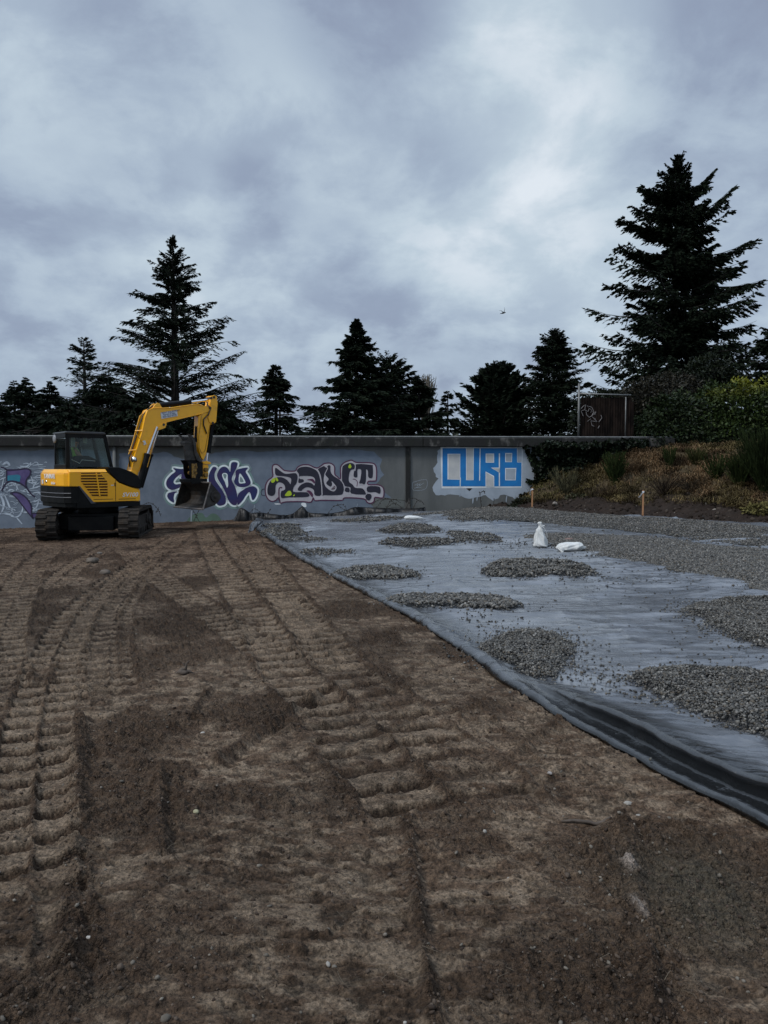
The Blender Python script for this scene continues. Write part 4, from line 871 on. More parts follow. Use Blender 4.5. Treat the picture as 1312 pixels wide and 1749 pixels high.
c = MB(); c.box((-.75, -.80, .22), (.75, .80, .62), M); c.box((-.95, -.55, .20), (.95, .55, .55), M); c.tube([(0, 0, .60), (0, 0, .79)], .50, 32); c.build('carbody', M_blk, ex_, bevel=.015)
MB().tube([(0, 0, .76), (0, 0, .83)], .60, 40).build('slew_ring', M_stl, ex_)
b_ = MB(); q = [(1.62, .10), (1.70, .06), (1.60, .28), (1.63, .50), (1.68, .56), (1.61, .56), (1.55, .40), (1.55, .2)]
V = [tr3(x, -1.18, z) for x, z in q]+[tr3(x, 1.18, z) for x, z in q]; n = len(q); b_.add(V, [tuple(range(n)), tuple(range(n, 2*n))[::-1]]+[(i, (i+1) % n, (i+1) % n+n, i+n) for i in range(n)])
b_.build('dozer_blade', M_blk, ex_)
for s in (-.45, .45): MB().tube([tr3(.6, s, .36), tr3(1.6, s, .26)], .055, 8).build('blade_arm', M_blk, ex_)
# ---- house
vn_ = -1.10
zdeck, zmid, ztopb = .80, PL(118, 831, vn_)[1], PL(140, 801.5, vn_)[1]
uf = PL(240, 840, vn_)[0]
rear = [(-.80, -1.10), (-1.02, -1.06), (-1.16, -.95), (-1.24, -.60), (-1.27, 0), (-1.24, .60), (-1.16, .95), (-1.02, 1.06), (-.80, 1.10)]
deck = MB(); deck.prism([(uf, -1.07)]+[(x*.97, y*.97) for x, y in rear]+[(uf+.1, 1.07), (uf+.1, -.2)], zdeck, zdeck+.11, 'z'); deck.build('deck', M_blk, ex_, bevel=.01)
cw = MB(); cw.prism([(PL(134, 840, vn_)[0], -1.10)]+rear+[(-.35, 1.10)], zdeck+.112, zmid-.004, 'z'); 
cw.build('counterweight', M_blk, ex_, bevel=.035, seg=3)
gr = MB()
for zz_, r_ in ((zmid-.17, 1), (zmid-.27, 1)): gr.tube([(x*1.003, y*1.003, zz_) for x, y in rear[1:6]], .012, 6)
gr.build_each('trim_line', mat('grey_trim', (.10, .10, .11), rough=.4), ex_)
sk = MB(); sk.prism(PP([(132, 831), (135, 831), (157, 858.5), (240, 856), (240, 864), (132, 868)], vn_), vn_+.012, vn_+.10); sk.build('side_skirt', M_blk, ex_, bevel=.008)
st_ = MB(); st_.prism(PP([(133.5, 829.8), (136.5, 830.5), (159.5, 857.0), (165, 859.2), (156, 860.2)], vn_), vn_-.006, vn_+.05); st_.build('slant_trim', mat('dark_grey_trim', (.06, .06, .07), rough=.45), ex_)
hood = MB(); hood.prism([(x, y) for x, y in [(-.80, -1.095)]+[(a_[0]*.99, a_[1]*.99) for a_ in rear[1:-1]]+[(-.80, 1.09)]], zmid, ztopb-.10, 'z'); hood.build('rear_hood', M_yel, ex_, bevel=.03, seg=3)
hood = MB(); A0 = [(-.80, -1.09)]+[(a_[0]*.985, a_[1]*.985) for a_ in rear[1:-1]]+[(-.80, 1.085)]; A1 = [(-.80, -1.02)]+[(a_[0]*.93, a_[1]*.93) for a_ in rear[1:-1]]+[(-.80, 1.02)]; n = len(A0)
hood.add([(x, y, ztopb-.099) for x, y in A0]+[(x, y, ztopb) for x, y in A1], [tuple(range(n))[::-1], tuple(range(n, 2*n))]+[(i, (i+1) % n, (i+1) % n+n, i+n) for i in range(n)])
hood.build('rear_hood_top', M_yel, ex_, bevel=.02, seg=3)
side = PP([(118.8, 807), (184, 807.5), (203, 824.5), (218, 830.5), (239, 837.5), (239.5, 854.8), (159, 857.5), (137, 830.5), (118.8, 830.5)], vn_)
sp = MB(); sp.prism(side, vn_, vn_+.75); sp.build('side_panel', M_yel, ex_, bevel=.018, seg=3)
sp = MB(); u0, u1 = PL(118.8, 801, vn_)[0], PL(184, 801, vn_)[0]; z0 = PL(130, 806.8, vn_)[1]
sp.add([(u0, vn_, z0), (u1+.0, vn_, z0), (u1, -.1, z0), (u0, -.1, z0), (u0, vn_+.07, ztopb), (u1-.03, vn_+.07, ztopb), (u1-.03, -.1, ztopb), (u0, -.1, ztopb)], [(0, 1, 5, 4), (1, 2, 6, 5), (2, 3, 7, 6), (3, 0, 4, 7), (4, 5, 6, 7), (3, 2, 1, 0)]); sp.build('hood_top', M_yel, ex_, bevel=.015, seg=3)
tk = MB(); tk.prism(PP([(185, 797.5), (204, 798), (224, 805), (236, 812), (241, 819), (241, 835), (220, 829.5), (204, 823.2), (189, 809)], vn_), vn_+.02, -.25); tk.build('tank_cover', M_blk, ex_, bevel=.04, seg=4)
fr_ = MB(); fr_.box((u0+.1, -.3, zmid-.3), (uf-.05, 1.05, ztopb-.06)); fr_.build('inner_body', M_blk, ex_, bevel=.02)
# louvres: dark opening with yellow blades
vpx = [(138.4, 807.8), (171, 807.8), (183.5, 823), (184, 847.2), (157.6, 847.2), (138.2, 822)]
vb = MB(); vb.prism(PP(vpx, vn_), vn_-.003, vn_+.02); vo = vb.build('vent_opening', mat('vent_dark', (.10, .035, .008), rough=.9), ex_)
def xr_(y):      # extent of the opening at image row y
    l = 138.3 if y < 822 else 138.3+(y-822)/25.2*19.2; r_ = 171+(y-807.8)/15.2*12.5 if y < 823 else 183.8; return l, r_
lv = MB()
for k in range(9):
    y = 810.2+k*4.72-.4; l, r_ = xr_(min(y, 847)); 
    if k < 8: lv.prism(PP([(l, y), (r_, y-.15), (r_, y+1.7), (l, y+1.85)], vn_), vn_-.022, vn_+.01)
lv.prism(PP([(163.5, 807.8), (165.5, 807.8), (171.5, 847.2), (169, 847.2)], vn_), vn_-.024, vn_+.01)
lv.build('louvre', M_yel, vo, bevel=.004)
sm = MB()
for l in ([(197.5, 818), (197.5, 855.5)],): sm.tube([(PL(x, y, vn_)[0], vn_-.001, PL(x, y, vn_)[1]) for x, y in l], .007, 6)
sm.prism(PP([(160, 852.6), (193, 851.8), (193, 852.8), (160, 853.6)], vn_), vn_-.004, vn_+.01); sm.prism(PP([(203, 852.0), (232, 851.2), (232, 852.2), (203, 853.0)], vn_), vn_-.004, vn_+.01)
sm.build('panel_seam', mat('seam', (.16, .07, .005), rough=.8), ex_)
lt = MB(); lt.prism(PP([(195.8, 824.5), (197.4, 824.5), (197.4, 830.5), (195.8, 830.5)], vn_), vn_-.014, vn_); lt.build('latch', M_blk, ex_)
tl = MB(); tl.ell((-1.245, .10, zmid+.11), (.03, .07, .04)); tl.build('lock', M_chr, ex_, True)
# lettering
def text(s, name, m, loc, rotx, rotz, size, parent, shear=0, bold=.0, sx=1.0):
    cu = bpy.data.curves.new(name, 'FONT'); cu.body = s; cu.size = size; cu.extrude = .0015; cu.offset = bold; cu.shear = shear; cu.align_x = 'LEFT'
    tmp = bpy.data.objects.new('tmp', cu); col.objects.link(tmp); dg = bpy.context.evaluated_depsgraph_get(); me = bpy.data.meshes.new_from_object(tmp.evaluated_get(dg)); bpy.data.objects.remove(tmp)
    o = link(name, me, m, parent); o.location = loc; o.rotation_euler = (rotx, 0, rotz); o.scale = (sx, 1, 1); return o
hn = empty('tmp'); bpy.data.objects.remove(hn)
# rear face runs along the far side: text on it reads from the far corner to the near one
d0 = Vector((-1.235, .66, zmid+.20)); text('YANMAR', 'lettering', M_txt, (-1.266, .24, zmid+.19), R(90), R(-88.3), .165, ex_, bold=.004, sx=1.2)
text('ViO80 ECO', 'lettering', M_txt, (-1.235, -.28, zmid+.045), R(90), R(-90+6), .075, ex_, shear=.2, bold=.003, sx=1.3).name = 'lettering'
for o_ in [x for x in ex_.children if x.name.startswith('lettering')][-1:]:
    bpy.data.objects.remove(o_)
text('EcoCom', 'lettering', M_txt, (-1.255, -.30, zmid+.05), R(90), R(-87.5), .085, ex_, shear=.2, bold=.003, sx=.9)
s0 = PL(209, 848.3, vn_); text('SV100', 'lettering', M_txt, (s0[0], vn_-.003, s0[1]), R(90), 0, .145, ex_, shear=.25, bold=.003, sx=1.08)
lb = MB(); lb.box((-1.264, .34, zmid+.05), (-1.20, .44, zmid+.15)); lb.prism(PP([(189.5, 828.2), (194.5, 827.8), (194.5, 829.3), (189.5, 829.6)], vn_), vn_-.004, vn_); lb.build_each('warning_label', M_ofw, ex_)
# ---- cab
cv0, cv1 = .05, 1.02; cr0, cf1, cf0 = -.78, PL(193, 797, cv0)[0], PL(179, 745, cv0)[0]; cz0 = ztopb-.02; cz1 = PL(118, 738.5, cv0)[1]
cab = MB(); t_ = .035
def post(a, b, w_=.05): cab.tube([a, b], w_, 4)
for v in (cv0+.03, cv1-.03):
    cab.prism([(cr0, cz0-.3), (cr0+.10, cz0-.3), (cr0+.11, cz1-.03), (cr0+.02, cz1-.03)], v-.03, v+.03)
    cab.prism([(cf1-.05, cz0), (cf1+.03, cz0), (cf0+.02, cz1-.03), (cf0-.05, cz1-.03)], v-.03, v+.03)
    cab.prism([(cr0+.1, cz1-.13), (cf0-.02, cz1-.13), (cf0-.04, cz1-.03), (cr0+.1, cz1-.03)], v-.025, v+.025)
    cab.prism([(cr0+.08, cz0-.04), (cf1-.03, cz0-.04), (cf1-.03, cz0+.045), (cr0+.08, cz0+.045)], v-.025, v+.025)
cab.prism([(-.10, cz0), (-.04, cz0), (-.12, cz1-.1), (-.18, cz1-.1)], cv1-.06, cv1-.01)
cab.box((cr0, cv0, cz1-.14), (cr0+.06, cv1, cz1-.03)); cab.box((cf0-.04, cv0, cz1-.1), (cf0+.02, cv1, cz1-.03)); cab.box((cf1-.04, cv0, cz0-.02), (cf1+.03, cv1, cz0+.06))
cab.box((cr0-.005, cv0, cz0-.04), (cr0+.05, cv1, cz0+.14)); cab.prism([(cv0, cz0+.1), (cv0+.12, cz0+.1), (cv0, cz0+.45)], 0, 1) if False else None
cab.build('cab_frame', M_blk, ex_, bevel=.012)
rf = MB(); rf.prism([(cr0-.01, cz1-.03), (cf0+.03, cz1-.03), (cf0+.02, cz1+.012), (cf0-.05, cz1+.03), (cr0+.05, cz1+.03), (cr0-.01, cz1+.012)], cv0-.015, cv1+.015); rf.build('cab_roof', mat('roof_grey', (.035, .037, .04), rough=.5), ex_, bevel=.012)
def pane(name, q, par=ex_): mb = MB(); mb.add(q, [(0, 1, 2, 3)]); o = mb.build(name, M_gls, par); md = o.modifiers.new('s', 'SOLIDIFY'); md.thickness = .006; return o
for v in (cv0+.03, cv1-.03): pane('side_window', [(cr0+.1, v, cz0+.04), (cf1-.04, v, cz0+.04), (cf0-.04, v, cz1-.1), (cr0+.1, v, cz1-.1)])
pane('rear_window', [(cr0+.03, cv0+.05, cz0+.12), (cr0+.03, cv1-.05, cz0+.12), (cr0+.03, cv1-.05, cz1-.12), (cr0+.03, cv0+.05, cz1-.12)])
pane('windscreen', [(cf1, cv0+.05, cz0+.05), (cf1, cv1-.05, cz0+.05), (cf0, cv1-.05, cz1-.08), (cf0, cv0+.05, cz1-.08)])
cl = MB(); cl.box((cr0+.06, cv0+.02, cz0-.6), (cf1-.05, cv1-.02, cz0-.02)); cl.build('cab_base', M_blk, ex_, bevel=.02)
se = MB(); se.box((-.55, .30, cz0-.03), (-.10, .80, cz0+.08)); se.prism([(-.60, cz0+.05), (-.48, cz0+.05), (-.56, cz0+.62), (-.66, cz0+.62)], .32, .78); se.build('seat', M_seat, ex_, bevel=.04, seg=3)
con = MB(); con.prism(PP([(123.5, 784), (128, 778.5), (149, 778.5), (166, 786), (166, 799), (136, 799)], .20), .10, .28); con.build('console', M_blk, ex_, bevel=.012)
ci = MB(); ci.tube([(x, .098, z) for x, z in PP([(122.5, 785), (136, 791.5), (140, 785.5), (163, 787.5)], .10)], .008, 5); ci.build('console_edge', M_ofw, ex_)
bl_ = MB(); bl_.prism(PP([(121.5, 746.5), (128, 746.5), (128, 763), (121.5, 762.5)], .35), .34, .36); bl_.prism(PP([(142, 748), (148.5, 748), (148.5, 757.5), (142, 757)], .35), .34, .36); bl_.build_each('notice', mat('pale_notice', (.28, .36, .35), rough=.6), ex_)
mi = MB(); mp_ = Vector((cr0-.22, .20, cz1-.17)); Mx = Matrix.Rotation(R(90), 3, 'Y'); mi.ell(mp_, (.11, .11, .03), 20, 8, Mx); mo = mi.build('mirror', mat('mirror_shell', (.22, .22, .23), rough=.3), ex_, True)
mi = MB(); mi.tube([(cr0+.02, cv0+.05, cz1-.18), (cr0-.10, cv0+.06, cz1-.18), (cr0-.20, .16, cz1-.18)], .012, 6); mi.build('mirror_arm', M_blk, mo)
# ---- operator
op = bpy.data.meshes.new('person'); bm = bmesh.new(); sk_ = bm.verts.layers.skin.verify()
J = {'pel': (-.38, .55, cz0+.14, .13), 'bel': (-.41, .55, cz0+.26, .125), 'che': (-.43, .55, cz0+.42, .145), 'nek': (-.41, .55, cz0+.56, .055), 'hd0': (-.40, .55, cz0+.63, .07), 'hd1': (-.39, .55, cz0+.71, .09), 'hd2': (-.39, .55, cz0+.79, .065),
     'shl': (-.43, .73, cz0+.50, .07), 'ell': (-.28, .80, cz0+.30, .05), 'wrl': (-.08, .74, cz0+.27, .032), 'shr': (-.43, .37, cz0+.50, .07), 'elr': (-.28, .30, cz0+.30, .05), 'wrr': (-.08, .36, cz0+.27, .032),
     'hil': (-.34, .64, cz0+.13, .09), 'knl': (.05, .68, cz0+.10, .065), 'anl': (.16, .68, cz0-.25, .045), 'hir': (-.34, .46, cz0+.13, .09), 'knr': (.05, .42, cz0+.10, .065), 'anr': (.16, .42, cz0-.25, .045)}
for s_, y0 in (('l', .74), ('r', .36)):
    J['pa'+s_] = (-.03, y0, cz0+.275, .026)
    for k, (dy, L) in enumerate(((-.030, .060), (-.010, .068), (.010, .064), (.030, .052))): J['f%s%d' % (s_, k)] = (.00, y0+dy, cz0+.285, .010); J['g%s%d' % (s_, k)] = (.03, y0+dy, cz0+.27-L*.2, .009); J['h%s%d' % (s_, k)] = (.025, y0+dy, cz0+.24-L*.2, .008)
    J['t%s' % s_] = (-.035, y0+(.04 if s_ == 'r' else -.04), cz0+.285, .011)
vv = {}
for k, (x, y, z, r_) in J.items():
    vv[k] = bm.verts.new((x, y, z)); vv[k][sk_].radius = (r_, r_)
vv['pel'][sk_].use_root = True
ed = [('pel', 'bel'), ('bel', 'che'), ('che', 'nek'), ('nek', 'hd0'), ('hd0', 'hd1'), ('hd1', 'hd2'), ('che', 'shl'), ('shl', 'ell'), ('ell', 'wrl'), ('che', 'shr'), ('shr', 'elr'), ('elr', 'wrr'), ('pel', 'hil'), ('hil', 'knl'), ('knl', 'anl'), ('pel', 'hir'), ('hir', 'knr'), ('knr', 'anr')]
for s_ in 'lr':
    ed += [('wr'+s_, 'pa'+s_), ('pa'+s_, 't'+s_)]+[e for k in range(4) for e in (('pa'+s_, 'f%s%d' % (s_, k)), ('f%s%d' % (s_, k), 'g%s%d' % (s_, k)), ('g%s%d' % (s_, k), 'h%s%d' % (s_, k)))]
for a_, b_ in ed: bm.edges.new((vv[a_], vv[b_]))
bm.to_mesh(op); bm.free(); po = link('person', op, mat('skin', (.35, .20, .14), rough=.6)); po.matrix_world = Matrix.Translation(EO) @ Matrix.Rotation(EA, 4, 'Z')
po.modifiers.new('skin', 'SKIN'); sb = po.modifiers.new('sub', 'SUBSURF'); sb.levels = 1; sb.render_levels = 2
tag(po, 'person in a lime vest and dark cap seated inside the excavator cab', 'person')
vs = MB(); vs.ell((-.42, .55, cz0+.38), (.165, .21, .22), 16, 10); vs.build('vest', mat('lime_vest', (.35, .62, .10), rough=.8), po, True)
ca = MB(); ca.ell((-.385, .55, cz0+.785), (.11, .095, .075), 14, 8); ca.box((-.30, .48, cz0+.775), (-.20, .62, cz0+.787)); ca.build('cap', M_seat, po, True)
fc = MB(); fc.ell((-.295, .55, cz0+.70), (.018, .014, .022), 8, 6); fc.ell((-.31, .515, cz0+.725), (.01, .014, .009), 8, 6); fc.ell((-.31, .585, cz0+.725), (.01, .014, .009), 8, 6); fc.ell((-.305, .55, cz0+.665), (.01, .028, .007), 8, 6); fc.ell((-.39, .458, cz0+.71), (.02, .01, .03), 8, 6); fc.ell((-.39, .642, cz0+.71), (.02, .01, .03), 8, 6); fc.build_each(['nose', 'eye', 'eye', 'mouth', 'ear', 'ear'], mat('face_skin', (.33, .17, .12), rough=.6), po, True)
tr_ = MB(); 
for hy, ky in ((.64, .68), (.46, .42)): tr_.tube([(-.42, hy, cz0+.14), (-.10, (hy+ky)/2, cz0+.125), (.06, ky, cz0+.10), (.13, ky, cz0-.1), (.165, ky, cz0-.26)], [.115, .1, .085, .07, .06], 12)
tr_.build('trousers', M_seat, po, True)
# ---- boom, arm and bucket
bz = zm; ob, sb_ = (200, 660), 6.56; vb_ = -.15
def zb(pts): return zm(ob, sb_, pts)
sw = MB(); us, _ = PL(222, 830, 0); sw.prism([(us-.28, zdeck-.02), (us+.14, zdeck-.02), (us+.20, zdeck+.25), (us+.12, ztopb-.1), (us-.02, ztopb-.02), (us-.20, ztopb-.15)], -.20, .20)
sw.build('swing_post', M_yel, ex_, bevel=.02)
boom_px = zb([(345, 268), (400, 245), (470, 238), (600, 240), (700, 228), (830, 205), (895, 195), (960, 215), (1035, 225), (1050, 250), (1030, 285), (965, 303), (800, 340), (650, 375), (560, 398), (548, 440), (510, 462), (490, 452), (455, 500), (415, 515), (385, 570), (345, 690), (300, 800), (255, 920), (235, 1000), (195, 1020), (160, 960), (205, 760), (280, 520), (318, 340)])
bo = MB(); bo.prism(PP(boom_px, vb_), vb_, -vb_); boom = bo.build('boom', M_yel, ex_, bevel=.012)
# raised rims along the boom plates
rm = MB()
for l in ([(345, 268), (318, 340), (280, 520), (205, 760), (160, 960)], [(345, 268), (400, 245), (600, 240), (830, 206), (895, 197), (960, 215)], [(965, 303), (800, 340), (650, 375), (560, 398), (490, 455), (415, 515), (385, 570), (300, 800), (240, 960)]):
    for v in (vb_-.006, -vb_+.006): rm.tube([(x, v, z) for x, z in PP(zb(l), vb_)], .012, 5)
rm.build('rim', M_yel, boom)
eb = MB()
for v0, v1 in ((vb_+.005, vb_+.05), (-vb_-.05, -vb_-.005)): eb.prism(PP(zb([(395, 250), (430, 200), (455, 183), (478, 190), (510, 245)]), vb_), v0, v1)
eb.prism(PP(zb([(440, 500), (540, 465), (555, 420), (520, 405), (470, 440)]), vb_), vb_-.02, vb_+.02)
eb.build_each('cylinder_lug', M_yel, boom, bevel=.006)
hs = MB(); rv = random.Random(3)
for k, v in enumerate((-.02, .03, .08, .12)):
    hs.tube([(x, v, z) for x, z in PP(zb([(140, 900), (135, 800), (175, 680), (235, 500), (290, 320), (340, 262), (400, 215)]), v)], .016, 6)
hs.build('hose', M_hose, boom, True)
cg = MB()
for l in ([(125, 715), (215, 712)], [(195, 495), (290, 492)]): 
    q = PP(zb(l), vb_); cg.tube([(q[0][0]+.10, .04, q[0][1]), (q[1][0], vb_-.01, q[1][1])], .016, 6)
cg.tube([(x, vb_-.01, z) for x, z in PP(zb([(215, 530), (255, 590), (300, 640)]), vb_)], .012, 6); cg.build_each('hose_clamp', M_yel, boom)
gp_ = MB(); gp_.prism(PP(zb([(255, 330), (330, 262), (345, 268), (290, 400), (170, 760), (130, 760), (170, 640)]), 0.1), .10, .13); gp_.build('hose_guard', M_yel, boom)
lamp = MB(); q = PL(*zb([(190, 820)])[0], -.24); lamp.tube([(q[0]-.04, -.22, q[1]), (q[0]+.06, -.22, q[1])], .075, 20); lamp.ell((q[0]+.05, -.22, q[1]), (.02, .07, .07), 16, 8); lamp.build('work_lamp', M_chr, boom, True)
stk = MB(); stk.prism(PP([(274.3, 704.8), (302, 700.3), (303.3, 710.5), (275.8, 715.5)], vb_), vb_-.012, vb_-.004); sp_ = stk.build('sticker', M_ofw, boom)
def linetext(s, px, py, size, ang): q = PL(px, py, vb_); return text(s, 'lettering', M_ink, (q[0], vb_-.0145, q[1]), R(90), 0, size, sp_)
ang = math.atan2(PL(302, 700.3, vb_)[1]-PL(274.3, 704.8, vb_)[1], PL(302, 700.3, vb_)[0]-PL(274.3, 704.8, vb_)[0])
for s, px, py, sz, bx_ in (('RENT EQUIPMENT', 276.2, 706.9, .066, .003), ('Rentals & Sales', 279.0, 709.6, .058, .001), ('425-263-8335', 277.8, 713.9, .074, .002)):
    o = linetext(s, px, py, sz, ang); o.rotation_euler = (R(90), -ang, 0); o.data.materials[0] = M_ink
lb2 = MB(); lb2.prism(PP(zb([(282, 612), (312, 604), (328, 645), (300, 660)]), vb_), vb_-.01, vb_-.003); lb2.build('warning_label', M_ofw, boom)
def cyl2(name, a, b, r_, m, v=0, par=ex_, fl=None):
    (u0_, z0_), (u1_, z1_) = PL(*a, v), PL(*b, v); mb = MB(); mb.cyl((u0_, v, z0_), (u1_, v, z1_), r_, 18)
    if fl: mb.cyl((u1_-(u1_-u0_)*.06, v, z1_-(z1_-z0_)*.06), (u1_, v, z1_), r_*1.15, 18)
    return mb.build(name, m, par, False, bevel=.004)
B_ = lambda x, y: zb([(x, y)])[0]
c1 = cyl2('boom_cylinder', B_(235, 1130), B_(342, 755), .075, M_blk, -.20, fl=1); cyl2('rod', B_(340, 760), B_(450, 455), .036, M_chr, -.20, c1)
c1 = cyl2('boom_cylinder', B_(262, 1130), B_(375, 755), .075, M_blk, .20, fl=1); cyl2('rod', B_(372, 760), B_(470, 455), .036, M_chr, .20, c1)
g_ = MB(); g_.prism(PP(zb([(438, 510), (462, 512), (362, 905), (345, 905)]), .0), .10, .26); g_.build('rod_guard', M_yel, boom, bevel=.005)
c2 = cyl2('arm_cylinder', B_(478, 212), B_(822, 176), .075, M_blk, 0, fl=1); cyl2('rod', B_(818, 177), B_(1060, 146), .036, M_chr, 0, c2)
arm_px = zb([(1040, 175), (1050, 115), (1080, 100), (1108, 112), (1120, 190), (1108, 330), (1100, 405), (1068, 425), (1045, 430), (1020, 640), (1000, 760), (968, 830), (945, 800), (912, 690), (905, 560), (912, 330), (985, 290), (1025, 230)])
ar = MB(); ar.prism(PP(arm_px, -.13), -.13, .13); arm = ar.build('arm', M_yel, ex_, bevel=.012)
pl_ = MB()
for v in (-.15, .15): pl_.prism(PP(zb([(1040, 178), (1050, 108), (1080, 98), (1112, 110), (1122, 190), (1106, 400), (1068, 425), (1030, 400), (1015, 350), (1045, 260)]), -.13), v-.012, v+.012)
pl_.build_each('arm_plate', M_yel, arm, bevel=.006)
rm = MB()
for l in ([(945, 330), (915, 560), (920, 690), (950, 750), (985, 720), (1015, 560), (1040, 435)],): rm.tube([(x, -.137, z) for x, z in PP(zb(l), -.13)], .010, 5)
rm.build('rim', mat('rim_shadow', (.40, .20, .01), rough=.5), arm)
hh_ = MB()
for dv in (-.15, -.175): hh_.tube([(x, dv, z) for x, z in PP(zb([(1010, 205), (1045, 250), (1020, 310), (965, 370), (965, 430), (990, 500), (1000, 530)]), -.14)], .013, 6)
hh_.tube([(x, -.05, z) for x, z in PP(zb([(1000, 170), (1030, 215), (1000, 240), (1015, 175)]), -.05)], .012, 6); hh_.build('hose', M_hose, arm, True)
pn = MB()
for x, y in ((1085, 122), (1052, 130), (1070, 410), (1040, 240), (520, 428)): q = PL(*B_(x, y), vb_); pn.cyl((q[0], -.18, q[1]), (q[0], .18, q[1]), .035, 14)
pn.build_each('pivot_pin', M_stl, arm)
c3 = cyl2('bucket_cylinder', B_(1068, 410), B_(1020, 745), .068, M_blk, 0, fl=1); cyl2('rod', B_(1018, 742), B_(1006, 835), .034, M_chr, 0, c3)
oz, sz_ = (290, 720), 10.93; C_ = lambda pts: zm(oz, sz_, pts)
tc_ = cyl2('thumb_cylinder', C_([(505, 90)])[0], C_([(490, 380)])[0], .055, M_blk, -.02)
# thumb: plate, two curved tines, side plates
th = MB(); th.prism(PP(C_([(262, 430), (450, 420), (500, 722), (290, 726), (270, 560)]), -.22), -.24, -.20); th.prism(PP(C_([(285, 365), (425, 372), (445, 405), (280, 410)]), -.22), -.26, .10)
th.prism(PP(C_([(262, 430), (470, 420), (505, 722), (290, 726)]), .1), .10, .14)
thumb = th.build('thumb', M_stl, ex_, bevel=.008)
ti = MB(); ti.prism(PP(C_([(308, 232), (345, 230), (400, 258), (455, 310), (485, 400), (500, 560), (545, 640), (600, 740), (560, 760), (500, 720), (455, 600), (440, 440), (420, 370), (385, 310), (345, 262)]), -.26), -.29, -.24); ti.build('tine', M_stl, thumb, bevel=.006)
ti = MB(); ti.prism(PP(C_([(125, 240), (165, 242), (225, 268), (270, 300), (330, 305), (330, 340), (285, 350), (250, 372), (230, 330), (190, 275)]), .10), .08, .13); ti.build('tine', M_stl, thumb, bevel=.006)
lk = MB()
for v0, v1 in ((-.20, -.16), (.16, .20)): lk.prism(PP(C_([(300, 722), (500, 700), (545, 720), (605, 770), (610, 960), (600, 1085), (520, 1090), (400, 1060), (362, 960), (352, 800)]), -.16), v0, v1)
lk.build_each('link_plate', M_blk, thumb, bevel=.006)
cpx = MB()
for x, y, rr_ in ((450, 850, .055), (440, 960, .06), (655, 900, .06), (650, 1000, .06), (560, 1060, .05)): q = PL(*C_([(x, y)])[0], -.1); cpx.cyl((q[0], -.23, q[1]), (q[0], .23, q[1]), rr_, 16)
cpx.prism(PP(C_([(405, 790), (500, 780), (500, 900), (480, 1060), (410, 1050)]), -.2), -.23, -.16); cpx.build('coupler', M_pinm, ex_, bevel=.008)
dk_ = MB(); q = PL(*C_([(688, 775)])[0], 0); dk_.prism(PP(C_([(610, 745), (700, 738), (765, 760), (770, 790), (730, 802), (620, 795)]), -.12), -.14, .14); dk_.prism(PP(C_([(615, 800), (715, 805), (722, 860), (700, 900), (722, 960), (705, 1075), (610, 1085)]), -.10), -.12, .12)
dk_.build('tilt_link', M_yel, ex_, bevel=.02); 
hd = MB(); hd.prism(PP(C_([(365, 1075), (420, 1070), (690, 1065), (695, 1100), (680, 1150), (400, 1165), (375, 1130)]), -.3), -.34, .34); hd.build('coupler_head', M_blk, ex_, bevel=.015)
# bucket
vN = -.86; TRp, BRp, TLp, BLp = (359.5, 824.3), (347.0, 870.0), (310.2, 825.0), (295.5, 866.6)
best = min(((abs(PL(*TLp, v)[0]-PL(*TRp, vN)[0])+abs(PL(*BLp, v)[0]-PL(*BRp, vN)[0]), v) for v in np.linspace(.2, 1.4, 121))); vF = best[1]
pr = PP([TRp, (366, 831), (373.5, 840), (375.6, 848), (374, 856), (367, 863), (BRp[0], BRp[1])], vN)
bk_ = MB()
for v in (vN, vF-.03): bk_.prism(pr, v, v+.03)
n = len(pr); V = []; k_ = 1
cen = (sum(p[0] for p in pr)/n, sum(p[1] for p in pr)/n)
for (x, z) in pr: V += [(x, vN, z), (x, vF, z)]
inn = [(x+(cen[0]-x)*.06, z+(cen[1]-z)*.06) for x, z in pr]
for (x, z) in inn: V += [(x, vN, z), (x, vF, z)]
Fb = [(2*i, 2*i+1, 2*i+3, 2*i+2) for i in range(n-1)]+[(2*n+2*i, 2*n+2*i+2, 2*n+2*i+3, 2*n+2*i+1) for i in range(n-1)]+[(0, 2*n, 2*n+1, 1), (2*n-2, 2*n-1, 4*n-1, 4*n-2)]
bk_.add(V, Fb); bucket = bk_.build('bucket', M_stl, ex_)
ce = MB(); ce.tube([(pr[-1][0]-.01, vN-.01, pr[-1][1]), (pr[-1][0]-.01, vF, pr[-1][1])], .028, 6); ce.tube([(pr[0][0], vN-.005, pr[0][1]), (pr[-1][0], vN-.005, pr[-1][1])], .022, 6); ce.tube([(pr[0][0], vN, pr[0][1]), (pr[0][0], vF, pr[0][1])], .025, 6); ce.build('cutting_edge', mat('bright_worn_edge', (.20, .18, .17), (.11, .10, .095), scale=8, rough=.5, metal=.5), bucket)
q = PL(368, 848, vN); sd_ = MB(); sd_.cyl((q[0], vN-.04, q[1]), (q[0], vN, q[1]), .15, 24); sd_.cyl((q[0], vN-.06, q[1]), (q[0], vN, q[1]), .055, 16); sd_.build('side_cap', M_stl, bucket, bevel=.006)
for o in (boom,): pass
